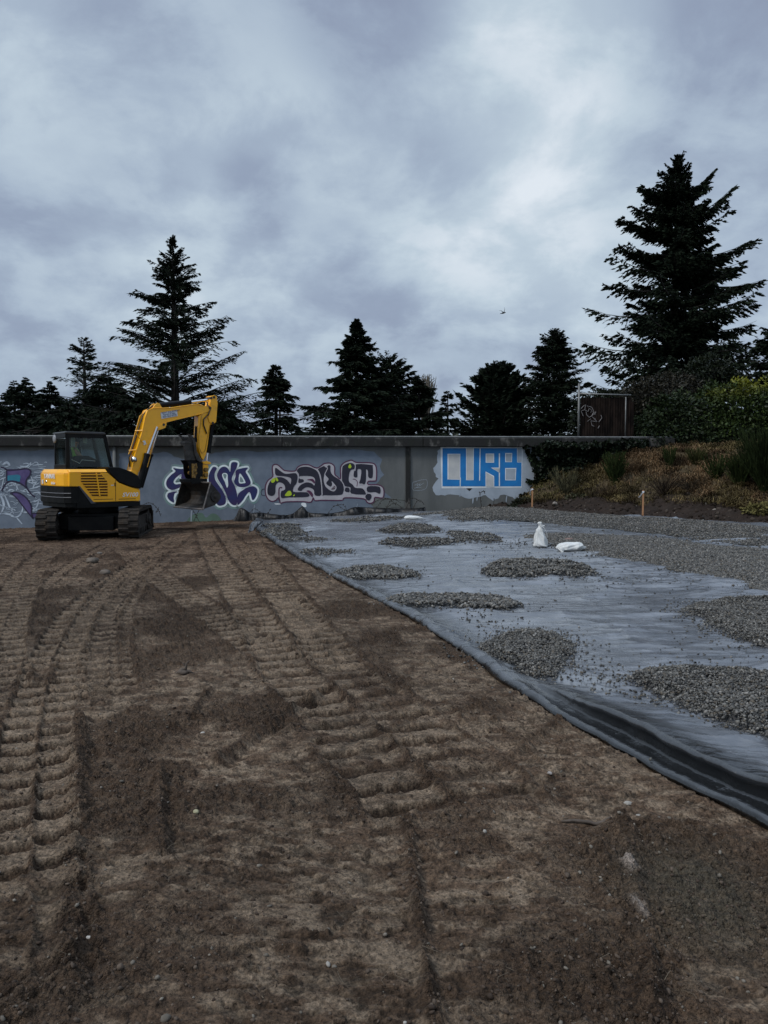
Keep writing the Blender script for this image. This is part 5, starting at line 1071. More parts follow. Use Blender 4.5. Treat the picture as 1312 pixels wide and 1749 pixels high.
# ================================================================ trees and plants
def leafmat(name, rough=.7, spec=.25): return mat(name, (.85, .85, .85), (1.15, 1.15, 1.1), scale=1.2, rough=rough, attr=True, spec=spec*.5)
M_need = leafmat('conifer_needles', .8, .15); M_leaf = leafmat('broad_leaf', .5, .35); M_bark = mat('bark', (.012, .010, .009), (.026, .022, .019), scale=6, rough=.95)
M_straw = leafmat('dry_grass', .9, .1)
def kites(P, Dv, W, L, Cc):
    """P base, Dv unit dir, W half width vector, L length -> quads"""
    n = len(P); e = Dv*L[:, None]; V = np.stack([P, P+e*.45+W, P+e, P+e*.45-W], 1).reshape(-1, 3)
    return V, np.arange(n*4).reshape(n, 4), np.repeat(Cc, 4, 0)
def unit(v): return v/np.maximum(np.linalg.norm(v, axis=-1, keepdims=True), 1e-6)
def tubes(polys, r0, r1, n=4):
    """many limbs at once: polys (b,m,3), radii r0 (b,) at the root, r1 (b,) at the tip"""
    b, m, _ = polys.shape; d = np.gradient(polys, axis=1); d = unit(d); a = unit(np.cross(d, np.array([.13, .21, .97]))); c = np.cross(d, a)
    an = np.arange(n)*2*np.pi/n; rr = (r0[:, None]*(1-np.linspace(0, 1, m))+r1[:, None]*np.linspace(0, 1, m))[:, :, None, None]
    V = polys[:, :, None]+rr*(a[:, :, None]*np.cos(an)[None, None, :, None]+c[:, :, None]*np.sin(an)[None, None, :, None])
    idx = np.arange(b*m*n).reshape(b, m, n); i0, i1 = idx[:, :-1], idx[:, 1:]
    Fc = np.stack([i0, np.roll(i0, -1, 2), np.roll(i1, -1, 2), i1], -1).reshape(-1, 4); return V.reshape(-1, 3), Fc
def conifer(label, px, ytop, D, hw, seed, nb=200, nt=26, nbl=5, rise=.25, curl=.25, droop=.35, shape=.8, twig=.33, blade=.24, bw=.028, z0=-.3, cc=(.010, .0155, .0095), clear=.04, lean=0, gap=0., irr=.25, extra=(), name='conifer_tree', tipup=0.0, ybase=690):
    g = np.random.default_rng(seed); x0, _, zt = at(px, ytop, D); H = zt-z0; Rm = hw*D/F_PX
    zref = at(px, ybase, D)[2]
    zref = at(px, ybase, D)[2]; zlow = max(z0+.5, min(zref, 2.2)-1.0)
    t = np.sort(np.concatenate([g.random(nb-nb//6), .22*g.random(nb//6)**.8])); t = .004+t*.99
    zb = zt-t*(zt-zlow); frac = (zt-zb)/(zt-zref)          # 1 where the photo shows the widest part above the wall
    prof = np.where(frac < 1.0, np.maximum(frac, .022)**shape, 1+.10*(frac-1))
    whorl = 1+irr*np.sin(t*nb*.21+g.random()*6)*.30+irr*(g.random(nb)-.5)*2.0
    Lb = Rm*prof*np.clip(whorl, .35, 1.6)*(1 if gap == 0 else np.where(g.random(nb) < gap, .55, 1.0)); az = g.random(nb)*2*np.pi
    ri = rise+.25*(g.random(nb)-.5)+1.0*np.exp(-frac*7)
    for (ez, eaz, eL, er) in [(e[0]+j*4-4, e[1]+(j-1)*.10, e[2]*(1-.12*(j % 2)), e[3]+.03*(j-1)) for e in extra for j in range(4)]:   # long limbs the outline shows
        k = g.integers(nb//6, nb); zb[k] = at(px, ez, D)[2]; az[k] = eaz; Lb[k] = eL*D/F_PX; ri[k] = er
    s = np.linspace(0, 1, 7); dh = np.stack([np.cos(az), np.sin(az), np.zeros(nb)], -1)
    def pos(sv):
        u_ = sv[..., None]; return (np.array([x0, D, 0])+dh[:, None]*(Lb[:, None, None]*u_)+np.stack([np.zeros_like(sv), np.zeros_like(sv), zb[:, None]+Lb[:, None]*(ri[:, None]*sv-curl*sv**2+tipup*sv**4)], -1)
                                + np.stack([lean*(zb[:, None]-z0)/H*np.ones_like(sv), np.zeros_like(sv), np.zeros_like(sv)], -1))
    S7 = np.repeat(s[None], nb, 0); BP = pos(S7)
    V1, F1 = tubes(BP, .010+.013*Lb, np.full(nb, .006), 3)
    st = np.clip(g.random((nb, nt))*.95+.06, 0, 1); P = pos(st); T = unit(pos(np.clip(st+.05, 0, 1.05))-P)
    side = np.cross(T, np.array([0, 0, 1.0])); side = unit(side)*np.where(g.random((nb, nt)) < .5, 1, -1)[..., None]
    lt = np.clip(twig*Lb[:, None]*(1.10-st*.80), .06, 1.3)*(.5+.8*g.random((nb, nt)))
    td_ = unit(T*.75+side*(.55+.4*g.random((nb, nt, 1)))+np.array([0, 0, 1.0])*(g.random((nb, nt, 1))-.5)*.35-np.array([0, 0, droop])*1.0)
    q_ = np.linspace(.12, 1, nbl)[None, None]+.08*(g.random((nb, nt, nbl))-.5)
    Pb = P[:, :, None]+td_[:, :, None]*(lt[:, :, None, None]*q_[..., None])-np.array([0, 0, 1.0])*(droop*.35*lt[:, :, None, None]*(q_**2)[..., None])
    bd = unit(td_[:, :, None]+.75*(g.random((nb, nt, nbl, 3))-.5)-np.array([0, 0, .25*droop])); bl = blade*(.6+.7*g.random((nb, nt, nbl)))*(np.clip(D/34, .8, 2))*np.clip(.30+frac*1.5, .30, 1)[:, None, None]
    Pb, bd, bl = Pb.reshape(-1, 3), bd.reshape(-1, 3), bl.ravel(); n = len(Pb)
    W = unit(np.cross(bd, g.normal(size=(n, 3))))*(bw*np.clip(D/34, .8, 2)*(.6+.8*g.random((n, 1)))*np.repeat(np.clip(.40+frac*1.5, .40, 1), nt*nbl)[:, None])
    C = np.array(cc)*(.55+.9*g.random((n, 1)))*np.array([1, 1, 1])
    V2, F2, C2 = kites(Pb, bd, W, bl, C)
    root = empty(name, (x0, D, z0)); tag(root, label, 'tree', 'conifers behind the wall')
    tp = np.array([[[x0, D, z0], [x0+lean*.3, D, z0+H*.3], [x0+lean*.6, D, z0+H*.6], [x0+lean*.85, D, z0+H*.85], [x0+lean, D, zt]]]); Vt, Ft = tubes(tp, np.array([H*.018+.05]), np.array([.012]), 8)
    off = np.array([x0, D, z0])
    fast('trunk', np.concatenate([Vt, V1])-off, np.concatenate([Ft, F1+len(Vt)]), M_bark, root, True)
    fast('crown', V2-off, F2, M_need, root, cols=C2); return root
A_ = math.pi
conifer('tall open cedar left of centre with long upswept right-hand boughs, rising behind the boom', 295, 403, 34, 130, 1, nb=310, nt=40, nbl=6, rise=.50, curl=.20, droop=.34, shape=1.0, irr=.30, twig=.24, blade=.17, bw=.023, gap=.28,
        extra=((520, A_, 38, .4), (500, 0, 45, .55), (612, 0.0, 92, .95), (665, 0.1, 112, .80), (705, -.1, 132, .62), (735, .05, 146, .55), (600, A_, 92, .62), (655, A_-.1, 108, .55), (560, 0.0, 60, .75), (575, A_+.1, 80, .50)), ybase=700)
conifer('thin see-through conifer left of the tall open cedar', 143, 578, 40, 62, 2, nb=110, nt=24, nbl=5, rise=.40, curl=.15, droop=.25, shape=.8, twig=.30, blade=.20, bw=.018, ybase=700)
conifer('short dense conifer at the far left, the taller of its twin tops', 44, 646, 36, 46, 3, nb=170, nt=22, nbl=5, rise=.2, curl=.2, droop=.3, bw=.028, shape=.95, blade=.18, ybase=720)
conifer('short conifer at the far left, its top just touching the left twin', 24, 650, 37, 38, 4, nb=150, nt=20, nbl=5, rise=.25, curl=.2, bw=.026, shape=.95, blade=.18, ybase=720)
conifer('small bushy conifer between the twin tops and the thin conifer', 84, 652, 35, 44, 5, nb=150, nt=22, nbl=5, rise=.3, curl=.2, bw=.028, shape=.95, blade=.18, ybase=720)
conifer('low dark conifer filling the gap left of the tall open cedar', 183, 640, 38, 64, 6, nb=170, nt=24, nbl=5, rise=.2, curl=.2, bw=.040, ybase=720)
conifer('wide dark conifer at the very left edge below the twin tops', -8, 690, 34, 60, 7, nb=130, nt=24, nbl=5, rise=.1, bw=.045, ybase=730)
conifer('low dark conifer standing behind the excavator cab', 120, 690, 33, 90, 8, nb=170, nt=26, nbl=5, rise=.1, bw=.045, ybase=735)
conifer('low dark conifer behind the boom at the foot of the tall open cedar', 235, 672, 32, 95, 9, nb=180, nt=26, nbl=5, rise=.1, bw=.045, ybase=735)
conifer('low spreading dark conifer just right of the excavator arm', 375, 690, 33, 66, 10, nb=170, nt=26, nbl=5, rise=.15, bw=.035, ybase=738)
conifer('small pointed fir standing alone right of the excavator', 471, 622, 40, 42, 11, nb=200, nt=20, nbl=5, rise=.1, curl=.15, droop=.3, shape=.75, bw=.028, ybase=720)
conifer('large ragged cedar in the centre with one bough reaching up to the right', 606, 546, 36, 84, 12, nb=380, nt=34, nbl=6, rise=.35, curl=.2, droop=.25, shape=1.05, irr=.35, bw=.034, lean=.1,
        extra=((680, 0.0, 62, 1.30), (690, .1, 70, 1.05), (700, 0.1, 78, .8), (720, A_, 90, .5), (700, -.1, 60, 1.1)), ybase=735)
conifer('rounder dark pine close behind the right side of the central cedar', 668, 614, 39, 44, 13, nb=150, nt=22, nbl=5, rise=.45, curl=.1, shape=.45, bw=.035, irr=.4, ybase=690)
conifer('low dense conifer in front of the bare poplar', 716, 652, 36, 46, 14, nb=150, nt=24, nbl=5, rise=.3, shape=.6, bw=.040, ybase=725)
conifer('small narrow fir with spaced tiers right of the bare poplar', 765, 667, 56, 22, 15, nb=80, nt=16, nbl=5, rise=.05, curl=.05, droop=.2, shape=.75, bw=.026, ybase=735)
conifer('dense dark cone-shaped fir behind the blue painted word', 851, 628, 37, 56, 16, nb=260, nt=30, nbl=6, rise=.45, curl=.1, droop=.1, shape=.62, irr=.25, bw=.042, ybase=715, tipup=.15)
conifer('feathery tall cypress between the cone-shaped fir and the fence panel', 947, 569, 35, 50, 17, nb=330, nt=26, nbl=6, rise=.75, curl=.35, droop=.25, shape=.55, irr=.18, twig=.38, bw=.024, blade=.17, ybase=690)
conifer('towering dark fir at right, tallest tree in view, with layered boughs', 1158, 270, 36, 112, 18, nb=470, nt=50, nbl=8, rise=.05, curl=.10, droop=.42, shape=.74, irr=.55, twig=.27, blade=.21, bw=.040, z0=1.6, gap=.22, tipup=.16, ybase=600,
        extra=((395, 0.0, 88, .70), (350, 0.1, 60, .85), (448, 0.0, 134, .22), (440, A_, 96, .10), (492, 0.05, 140, .02), (500, A_, 116, .08), (400, A_, 92, .20), (345, A_, 60, .35), (590, 0.1, 120, 0.0), (650, A_, 120, -.2), (470, .3, 120, .1)))
conifer('dark tree at the right edge, cut by the frame, behind the yellow-green bush', 1345, 560, 30, 60, 19, nb=170, nt=24, nbl=6, rise=.5, shape=.4, bw=.05, z0=1.6, ybase=640)

def bare_tree(label, px, ytop, D, hw, seed, n=26, z0=-.3):
    g = np.random.default_rng(seed); x0, _, zt = at(px, ytop, D); H = zt-z0; root = empty('bare_tree', (x0, D, z0)); tag(root, label, 'tree')
    polys = []; 
    for i in range(n*6):
        zs = z0+H*(.35+.5*g.random()); a = g.random()*6.28; r_ = hw*D/F_PX*(.15+.85*g.random()); h_ = (zt-zs)*(.5+.5*g.random())
        s = np.linspace(0, 1, 6)[:, None]; b0 = np.array([x0+.3*(g.random()-.5), D, zs])
        polys.append(b0+s*np.array([[math.cos(a)*r_*.6, math.sin(a)*r_*.6, 0]])+s**.8*np.array([[0, 0, h_]])+s**2*np.array([[math.cos(a)*r_*.4, math.sin(a)*r_*.4, 0]])+.05*g.normal(size=(6, 3))*s)
    polys = np.array(polys); V, Fc = tubes(polys, np.full(len(polys), .045), np.full(len(polys), .014), 3)
    Vt, Ft = tubes(np.array([[[x0, D, z0], [x0, D, z0+H*.4], [x0+.1, D, z0+H*.85]]]), np.array([.18]), np.array([.05]), 6); off = np.array([x0, D, z0])
    fast('trunk', Vt-off, Ft, M_bark, root); fast('branches', V-off, Fc, mat('bare_twigs', (.10, .09, .075), (.16, .14, .11), scale=3, rough=.9), root)
bare_tree('leafless poplar with upright twigs behind the low conifer', 729, 638, 46, 17, 31)

def bush(name, label, cat, clumps, n, lsz, c0, c1, seed, group=None, mtl=None, top_tint=None, stems=True):
    """clumps: (x,y,z,rx,ry,rz)"""
    g = np.random.default_rng(seed); cl_ = np.array(clumps, dtype=float); vol = cl_[:, 3]*cl_[:, 5]; k = g.choice(len(cl_), n, p=vol/vol.sum()); d = unit(g.normal(size=(n, 3))); d[:, 1] -= .25; d = unit(d)
    rad = (.55+.5*g.random((n, 1))**.6)*(1+.22*np.sin(d[:, :1]*7+k[:, None])*np.cos(d[:, 2:3]*6+k[:, None]*2))
    P = cl_[k, :3]+d*rad*cl_[k, 3:6]; dr = unit(d*.6+.9*(g.random((n, 3))-.5)+np.array([0, 0, -.15])); L = lsz*(.6+.8*g.random(n)); W = unit(np.cross(dr, unit(d+.6*g.normal(size=(n, 3)))))*(L[:, None]*.27)
    f = g.random((n, 1)); C = np.array(c0)*(1-f)+np.array(c1)*f; C = C*(.6+.8*g.random((n, 1)))
    if top_tint is not None:
        zt = cl_[:, 2].max()+cl_[:, 5].max()*.6; zf = sst(P[:, 2:3], zt-top_tint[1], zt+.1)*sst(fbm(P[:, 0:1]*1.2, P[:, 2:3]*1.5, 2, seed), .38, .6); C = C*(1-zf)+np.array(top_tint[0])*zf*(.6+.8*g.random((n, 1)))
    V, Fc, Cc = kites(P, dr, W, L, C); x0, y0, z0 = cl_[:, 0].mean(), cl_[:, 1].mean(), (cl_[:, 2]-cl_[:, 5]).min(); root = empty(name, (x0, y0, z0)); tag(root, label, cat, group); off = np.array([x0, y0, z0])
    fast('foliage', V-off, Fc, mtl or M_leaf, root, cols=Cc)
    if stems:
        m = max(8, n//500); e = g.choice(n, m); s = np.linspace(0, 1, 6)[None, :, None]; A = np.stack([x0+.4*(g.random(m)-.5)*cl_[:, 3].max(), np.full(m, y0), np.full(m, z0)], -1)
        pl = A[:, None]+(P[e]-A)[:, None]*s+np.array([0, 0, 1.])*(.25*np.sin(s*3.14))*cl_[:, 5].max(); V, Fc = tubes(pl, np.full(m, .035), np.full(m, .008), 4); fast('stems', V-off, Fc, M_bark, root)
    return root
def cl(px, py, D, rx, ry, rz): p = at(px, py, D); return (p[0], p[1], p[2], rx, ry, rz)
BG = 'leafy bushes along the top of the bank'
bush('leafy_bush', 'bush with yellow-green top at the right edge above the dry grass', 'bush', [cl(1245, 690, 26.5, 1.15, .9, .75), cl(1290, 715, 26, 1.3, 1, .95), cl(1200, 712, 26.6, .9, .8, .7), cl(1260, 735, 26, 1.5, 1, .6), cl(1340, 690, 26, 1.2, 1, .9), cl(1215, 672, 27, .45, .4, .35), cl(1265, 668, 26.8, .55, .5, .4)], 17000, .115, (.012, .022, .007), (.034, .052, .012), 41, BG, top_tint=((.17, .175, .018), 1.15))
bush('leafy_bush', 'glossy dark green bush in the middle of the bank top between fence and yellow-green bush', 'bush', [cl(1150, 715, 26.4, 1.0, .8, .85), cl(1110, 740, 26, .85, .8, .7), cl(1175, 745, 26, 1.2, .8, .55), cl(1130, 700, 26.8, .7, .7, .5)], 12000, .11, (.007, .013, .006), (.022, .034, .012), 42, BG)
bush('leafy_bush', 'brownish bramble thicket beside the slatted fence panel', 'bush', [cl(1095, 680, 27.2, .75, .7, .65), cl(1130, 665, 27.6, .8, .7, .55), cl(1080, 720, 27, .6, .6, .7), cl(1165, 660, 28, .6, .6, .45)], 8000, .10, (.010, .010, .007), (.028, .025, .016), 43, BG)
bush('leafy_bush', 'rounded dark bush in front of the trunk of the towering fir', 'bush', [cl(1205, 640, 29, .85, .8, .7), cl(1230, 655, 29, .8, .8, .6)], 6000, .11, (.006, .010, .005), (.014, .020, .009), 44, BG)
bush('leafy_bush', 'low dark ground-hugging bush along the grass edge under the glossy bush', 'bush', [cl(1120, 762, 25.6, .7, .5, .35), cl(1175, 762, 25.6, 1.0, .5, .3), cl(1240, 760, 25.5, 1.0, .5, .32), cl(1300, 752, 25.3, 1.0, .6, .5)], 9000, .09, (.007, .011, .006), (.018, .027, .011), 45, BG)
bush('leafy_bush', 'dark unlit bush directly behind the slatted fence panel', 'bush', [cl(1010, 722, 28, .8, .5, .9), cl(1050, 715, 28, .8, .5, .9), cl(1035, 690, 28.5, .8, .5, .5), cl(1075, 700, 28.2, .6, .5, .8)], 9000, .11, (.005, .008, .004), (.014, .020, .009), 46, BG)
# ivy over the wall end
g = np.random.default_rng(51); n = 15000
def ivyreg(px, py):
    return inpoly(px, py, [(913, 766), (930, 752), (960, 757), (1000, 756), (1100, 750), (1105, 790), (1060, 800), (1020, 792), (1000, 800), (975, 802), (958, 830), (945, 850), (925, 852), (905, 850), (908, 832), (918, 815), (911, 800), (922, 787)])
pxs = g.uniform(890, 1110, n*3); pys = g.uniform(746, 856, n*3); k = ivyreg(pxs+6*(fbm(pxs*.12, pys*.12, 3, 5)-.5)*2, pys+8*(fbm(pxs*.12+9, pys*.12, 3, 6)-.5)) & (g.random(n*3) < .35+.9*fbm(pxs*.07, pys*.1, 3, 8)); pxs, pys = pxs[k][:n], pys[k][:n]
for l in ([(897, 762), (902, 775), (908, 790), (914, 800)], [(912, 764), (910, 776), (914, 786)], [(922, 766), (917, 773)], [(901, 822), (910, 824), (918, 826)], [(888, 848), (895, 845), (905, 846), (915, 850)]):
    q_ = cr_smooth([(x, y, 0) for x, y in l], False, 12); 
    for p in q_: m = 7; pxs = np.append(pxs, g.normal(p.x, 1.3, m)); pys = np.append(pys, g.normal(p.y, 1.3, m))
n = len(pxs); P = np.array([wp(a_, b_, 0) for a_, b_ in zip(pxs, pys)]); P[:, 1] -= .03+.28*g.random(n)*sst(fbm(pxs*.06, pys*.08, 2, 4), .3, .6)+.20*(pys < 764)
d = unit(np.stack([g.normal(size=n)*.7, -np.ones(n)*.5, g.normal(size=n)*.7-.3], -1)); L = .085*(.6+.8*g.random(n)); W = unit(np.cross(d, g.normal(size=(n, 3))))*(L[:, None]*.42)
C = np.array([.007, .012, .006])*(.5+1.9*g.random((n, 1))**2)
rt = empty('ivy', wp(950, 850)); tag(rt, 'dark ivy climbing over the right end of the wall and its coping', 'ivy'); off = np.array(rt.location)
V, Fc, Cc = kites(P, d, W, L, C); fast('leaves', V-off, Fc, M_leaf, rt, cols=Cc)
im = MB()
for l in ([(897, 762), (902, 775), (908, 790), (914, 800), (925, 820), (930, 850)], [(912, 764), (910, 776), (922, 792), (945, 810)], [(960, 764), (955, 790), (940, 830)], [(1000, 764), (990, 790), (960, 800)]): im.tube([tuple(Vector(wp(x, y, .03))-rt.location) for x, y in l], .015, 5)
im.build('vine_stem', M_bark, rt)

# dry grass over the bank: uncountable blades
def blades(name, label, P, L, lean, Cc, wd=.006, curve=.6, cat='grass'):
    n = len(P); a = g.random(n)*6.28; h = np.stack([np.cos(a), np.sin(a), np.zeros(n)], -1)*lean[:, None]+np.array([-.12, -.25, 0]); up_ = np.array([0, 0, 1.0])
    p0 = P; p1 = P+(h*.35+up_*.55)*L[:, None]; p2 = P+(h*.95+up_*(.95-curve*.6))*L[:, None]; wv = unit(np.cross(h+1e-3, up_))*wd
    V = np.stack([p0-wv, p0+wv, p1+wv*.8, p1-wv*.8, p2], 1).reshape(-1, 3); i = np.arange(n)[:, None]*5
    Fc = np.concatenate([i+np.array([[0, 1, 2]]), i+np.array([[0, 2, 3]]), i+np.array([[3, 2, 4]])]); o = fast(name, V, Fc, M_straw, cols=np.repeat(Cc, 5, 0)); tag(o, label, cat, None, 'stuff'); return o
n = 190000; xs = g.uniform(4.2, 17, n); ys_ = g.uniform(16, 29, n); t_ = bank_t(xs, ys_)+1.2*(fbm(xs*1.2, ys_*1.2, 3, 8)-.5); clp = fbm(xs*1.6, ys_*1.6, 3, 88)
k = (t_ > 1.05) & (bank_t(xs, ys_) < 5.6) & (ys_ < 24.3+WA*(xs+12)-.15) | ((t_ > 1.05) & (bank_t(xs, ys_) < 5.6) & (xs > 9.5)); k &= (g.random(n) < .3+1.3*sst(clp, .3, .6)); xs, ys_, clp = xs[k], ys_[k], clp[k]; n = len(xs)
P = np.stack([xs, ys_, [bank_z(a_, b_)-.01 for a_, b_ in zip(xs, ys_)]], -1); m1 = fbm(xs*.9+5, ys_*.9, 3, 91)[:, None]; gm = sst(m1, .52, .62)*.55+.45*(1-sst(xs[:, None], 5.0, 7.0))
C = np.array([.185, .122, .070])*(1-gm)+np.array([.100, .095, .036])*gm; C = C*(.25+1.1*g.random((n, 1)))*(.30+1.25*sst(fbm(xs*2.5, ys_*2.5, 3, 33), .3, .7)[:, None])
blades('dry_grass', 'matted straw-coloured dry grass covering the bank', P, (.10+.22*g.random(n))*(.6+.9*clp), .5+.9*g.random(n), C, wd=.007, curve=.95)

def broom(label, px, py, h, n, seed, cc=((.014, .022, .008), (.030, .042, .014)), spread=.35, grp='broom shrubs on the bank', bare=False, name='broom_shrub', D=None):
    g = np.random.default_rng(seed); p = gp(px, py); root = empty(name, p); tag(root, label, 'shrub', grp)
    a = g.random(n)*6.28; sp = spread*g.random(n)**.7; s = np.linspace(0, 1, 5)[None, :, None]; hh = h*(.5+.5*g.random(n))
    b0 = np.stack([np.cos(a)*.1*g.random(n), np.sin(a)*.1*g.random(n), np.full(n, -.05)], -1); tip = np.stack([np.cos(a)*sp*h, np.sin(a)*sp*h, hh], -1)
    pl = b0[:, None]+tip[:, None]*np.concatenate([s**1.3, s**1.3, s], -1)+g.normal(size=(n, 5, 3))*.012; V, Fc = tubes(pl, np.full(n, .010), np.full(n, .004), 3)
    f = g.random((n, 1)); C = (np.array(cc[0])*(1-f)+np.array(cc[1])*f)*(.6+.8*g.random((n, 1))); fast('stems', V, Fc, M_straw, root, cols=np.repeat(C, 15, 0))
    if not bare:
        m = 7; i = np.repeat(np.arange(n), m*3); si = g.random(len(i))*.8+.2; q_ = b0[i]+tip[i]*np.stack([si**1.3, si**1.3, si], -1); d = unit(tip[i]/h*1.0+.7*(g.random((len(i), 3))-.5)+np.array([0, 0, .6])); L = h*.12*(.5+g.random(len(i))); W = unit(np.cross(d, g.normal(size=(len(i), 3))))*.008
        V, Fc, Cc = kites(q_, d, W, L, C[i]); fast('foliage', V, Fc, M_straw, root, cols=Cc)
    return root
broom('dark upright broom shrub between the ivy and the dry grass', 1050, 828, 1.05, 150, 61)
broom('tall broom shrub at the right edge of the bank, the biggest of them', 1305, 838, 1.75, 420, 62, spread=.45, cc=((.009, .015, .006), (.022, .032, .012)))
broom('broom shrub just left of the biggest one, half its height', 1265, 832, 1.0, 160, 63, spread=.5)
broom('thin broom sprig rising from the grass behind the right-hand stake', 1143, 800, .75, 40, 64, spread=.25)
broom('straggly broom shrub low on the bank between the two stakes', 965, 846, .95, 60, 65, spread=.5, cc=((.06, .055, .035), (.09, .085, .05)))
broom('sparse broom stems in the middle of the dry grass', 1222, 820, .85, 60, 66, spread=.45)
broom('olive broom shrub high on the bank under the glossy bush', 1190, 795, .55, 120, 69, spread=.6, cc=((.03, .035, .014), (.06, .062, .025)))
broom('low brown scrub right of the dark upright broom shrub', 1085, 806, .5, 110, 70, spread=.8, bare=True, cc=((.04, .028, .018), (.09, .06, .035)))
broom('brown leafless scrub on the bank left of the right-hand stake', 1040, 850, .45, 110, 74, spread=1.0, bare=True, cc=((.03, .022, .015), (.08, .055, .033)))
broom('bare dark bramble tangle beside the right-hand stake', 1135, 846, .75, 90, 67, bare=True, spread=.9, cc=((.02, .015, .012), (.04, .03, .022)), grp=None, name='bramble')
broom('low bramble sprig sprouting in the soil under the glossy dark bush', 1180, 838, .45, 60, 68, bare=True, spread=1.3, cc=((.02, .016, .013), (.04, .034, .025)), grp=None, name='bramble')
bush('leafy_plant', 'small leafy weed at the foot of the blue painted word by the left stake', 'plant', [(*gp(893, 862), .35, .2, .22), (*gp(880, 868), .25, .2, .12)], 1500, .07, (.010, .014, .008), (.03, .035, .02), 71, stems=False)
bush('leafy_plant', 'low grey-green plant on the soil right of the left stake', 'plant', [(*gp(985, 850), .35, .25, .12)], 900, .06, (.05, .055, .03), (.10, .10, .06), 72, stems=False)
bush('leafy_plant', 'yellowish tuft at the right edge of the bare soil', 'plant', [(*gp(1300, 872), .5, .3, .16)], 1500, .08, (.10, .09, .035), (.17, .15, .06), 73, stems=False, mtl=M_straw)
# thin weeds against the wall
wd_ = mat('dead_weed', (.030, .026, .022), rough=.95)
def weed(label, lines, Y=None, off=.5, name='dead_weed', w_=.008):
    r0 = wl_(*lines[0][0], off); root = empty(name, r0); tag(root, label, 'weed', 'dead weeds at the wall foot'); mb = MB(); r = random.Random(int(lines[0][0][0]))
    for l in lines:
        q_ = cr_smooth([wl_(x, y, off) for x, y in l], False, 5); mb.tube([tuple(p-Vector(r0)) for p in q_], w_, 4)
        for p in q_[::2]: mb.ell(tuple(p-Vector(r0)+Vector((r.uniform(-.03, .03), 0, r.uniform(-.03, .04)))), (.016, .012, .02), 6, 4)
    mb.build('stems', wd_, root)
weed('arching dead weed between the right track and the bucket', [[(238, 890), (245, 868), (258, 858), (268, 860), (276, 868), (281, 880)], [(238, 886), (248, 873), (262, 862)], [(276, 868), (273, 875)]])
weed('crossed dead twigs standing under the bucket', [[(335, 893), (340, 880), (346, 868)], [(347, 893), (341, 880), (334, 868)]])
weed('dead weed stalks between the two dark paintings and the plastic', [[(425, 884), (436, 868), (447, 873)], [(460, 884), (462, 874), (464, 868)], [(560, 878), (568, 866), (577, 862), (590, 871)], [(576, 863), (584, 860), (592, 868)]], w_=.006)
weed('tangled dark weeds left of the black wall joint', [[(640, 872), (650, 855), (662, 850), (675, 862)], [(655, 873), (668, 852), (680, 856)], [(636, 860), (650, 852), (690, 854), (700, 862)], [(700, 873), (712, 853), (722, 860)], [(660, 866), (672, 858), (690, 870)], [(690, 874), (700, 850), (716, 856)]])
weed('single thin weed below the blue painted word', [[(819, 868), (816, 852), (815, 840)], [(815, 842), (821, 838), (824, 842)], [(838, 866), (839, 850)]], w_=.010)

# far woodland edge, beyond the conifers
g = np.random.default_rng(81); n = 60000; xs = g.uniform(-60, 60, n); hz = 4.2+1.6*fbm(xs*.10, xs*0, 4, 3)+1.1*fbm(xs*.5, xs*0, 3, 4); P = np.stack([xs, g.uniform(88, 98, n), hz*g.random(n)**.8], -1); d = unit(g.normal(size=(n, 3))); L = .7*(.5+g.random(n)); W = unit(np.cross(d, g.normal(size=(n, 3))))*.20
C = np.array([.045, .050, .040])*(.6+.8*g.random((n, 1))); V, Fc, Cc = kites(P, d, W, L, C); o = fast('woodland', V, Fc, M_need, cols=Cc); tag(o, 'pale strip of far woodland seen between the conifers', 'woodland', None, 'stuff')
# ================================================================ sandbags, stakes and small things
M_bag = mat('white_woven_bag', (.62, .63, .62), (.50, .51, .50), scale=7, rough=.6, bump=.003, bscale=90, dirt=(.30, .28, .25), dscale=9, dlo=.60, dhi=.8)
def lump(name, prof, fn, m, root, nseg=72, seed=0, fold=.10):
    """lathe with folds: prof list of (z, radius); fn bends the point"""
    P = cr_smooth([(r_, z, 0) for z, r_ in prof], False, 12); V = []; n = len(P)
    for i, p in enumerate(P):
        for k in range(nseg):
            a = 2*math.pi*k/nseg; s = i/(n-1); f = 1+fold*(.6-1.3*abs(math.sin(a*2.5+seed+s*4+.8*math.sin(s*9)))**.6)*(.4+.6*s)+fold*.8*(.5-abs(math.sin(s*13+1.3*math.sin(a+seed)+seed)))*math.sin(a*1.0+seed*2)+.03*math.sin(a*9+s*20)
            V.append(fn(p.x*f*math.cos(a), p.x*f*math.sin(a), p.y, s, a))
    V.append(fn(0, 0, P[0].y, 0, 0)); V.append(fn(0, 0, P[-1].y, 1, 0)); b = n*nseg
    Fc = [(i*nseg+k, i*nseg+(k+1) % nseg, (i+1)*nseg+(k+1) % nseg, (i+1)*nseg+k) for i in range(n-1) for k in range(nseg)]
    Fc += [(b, (k+1) % nseg, k) for k in range(nseg)]+[(b+1, (n-1)*nseg+k, (n-1)*nseg+(k+1) % nseg) for k in range(nseg)]
    return MB().add(V, Fc).build(name, m, root, True)
def onsheet(px, py):
    p = gp(px, py); return (p[0], p[1], sheet_z(p[0], p[1]) if p[1] < 24 else p[2])
SG = 'white sandbags on the plastic'
p = onsheet(925, 937); sb1 = empty('sandbag', p); tag(sb1, 'white sandbag standing upright with its tied neck on top', 'sandbag', SG); k = p[1]/F_PX
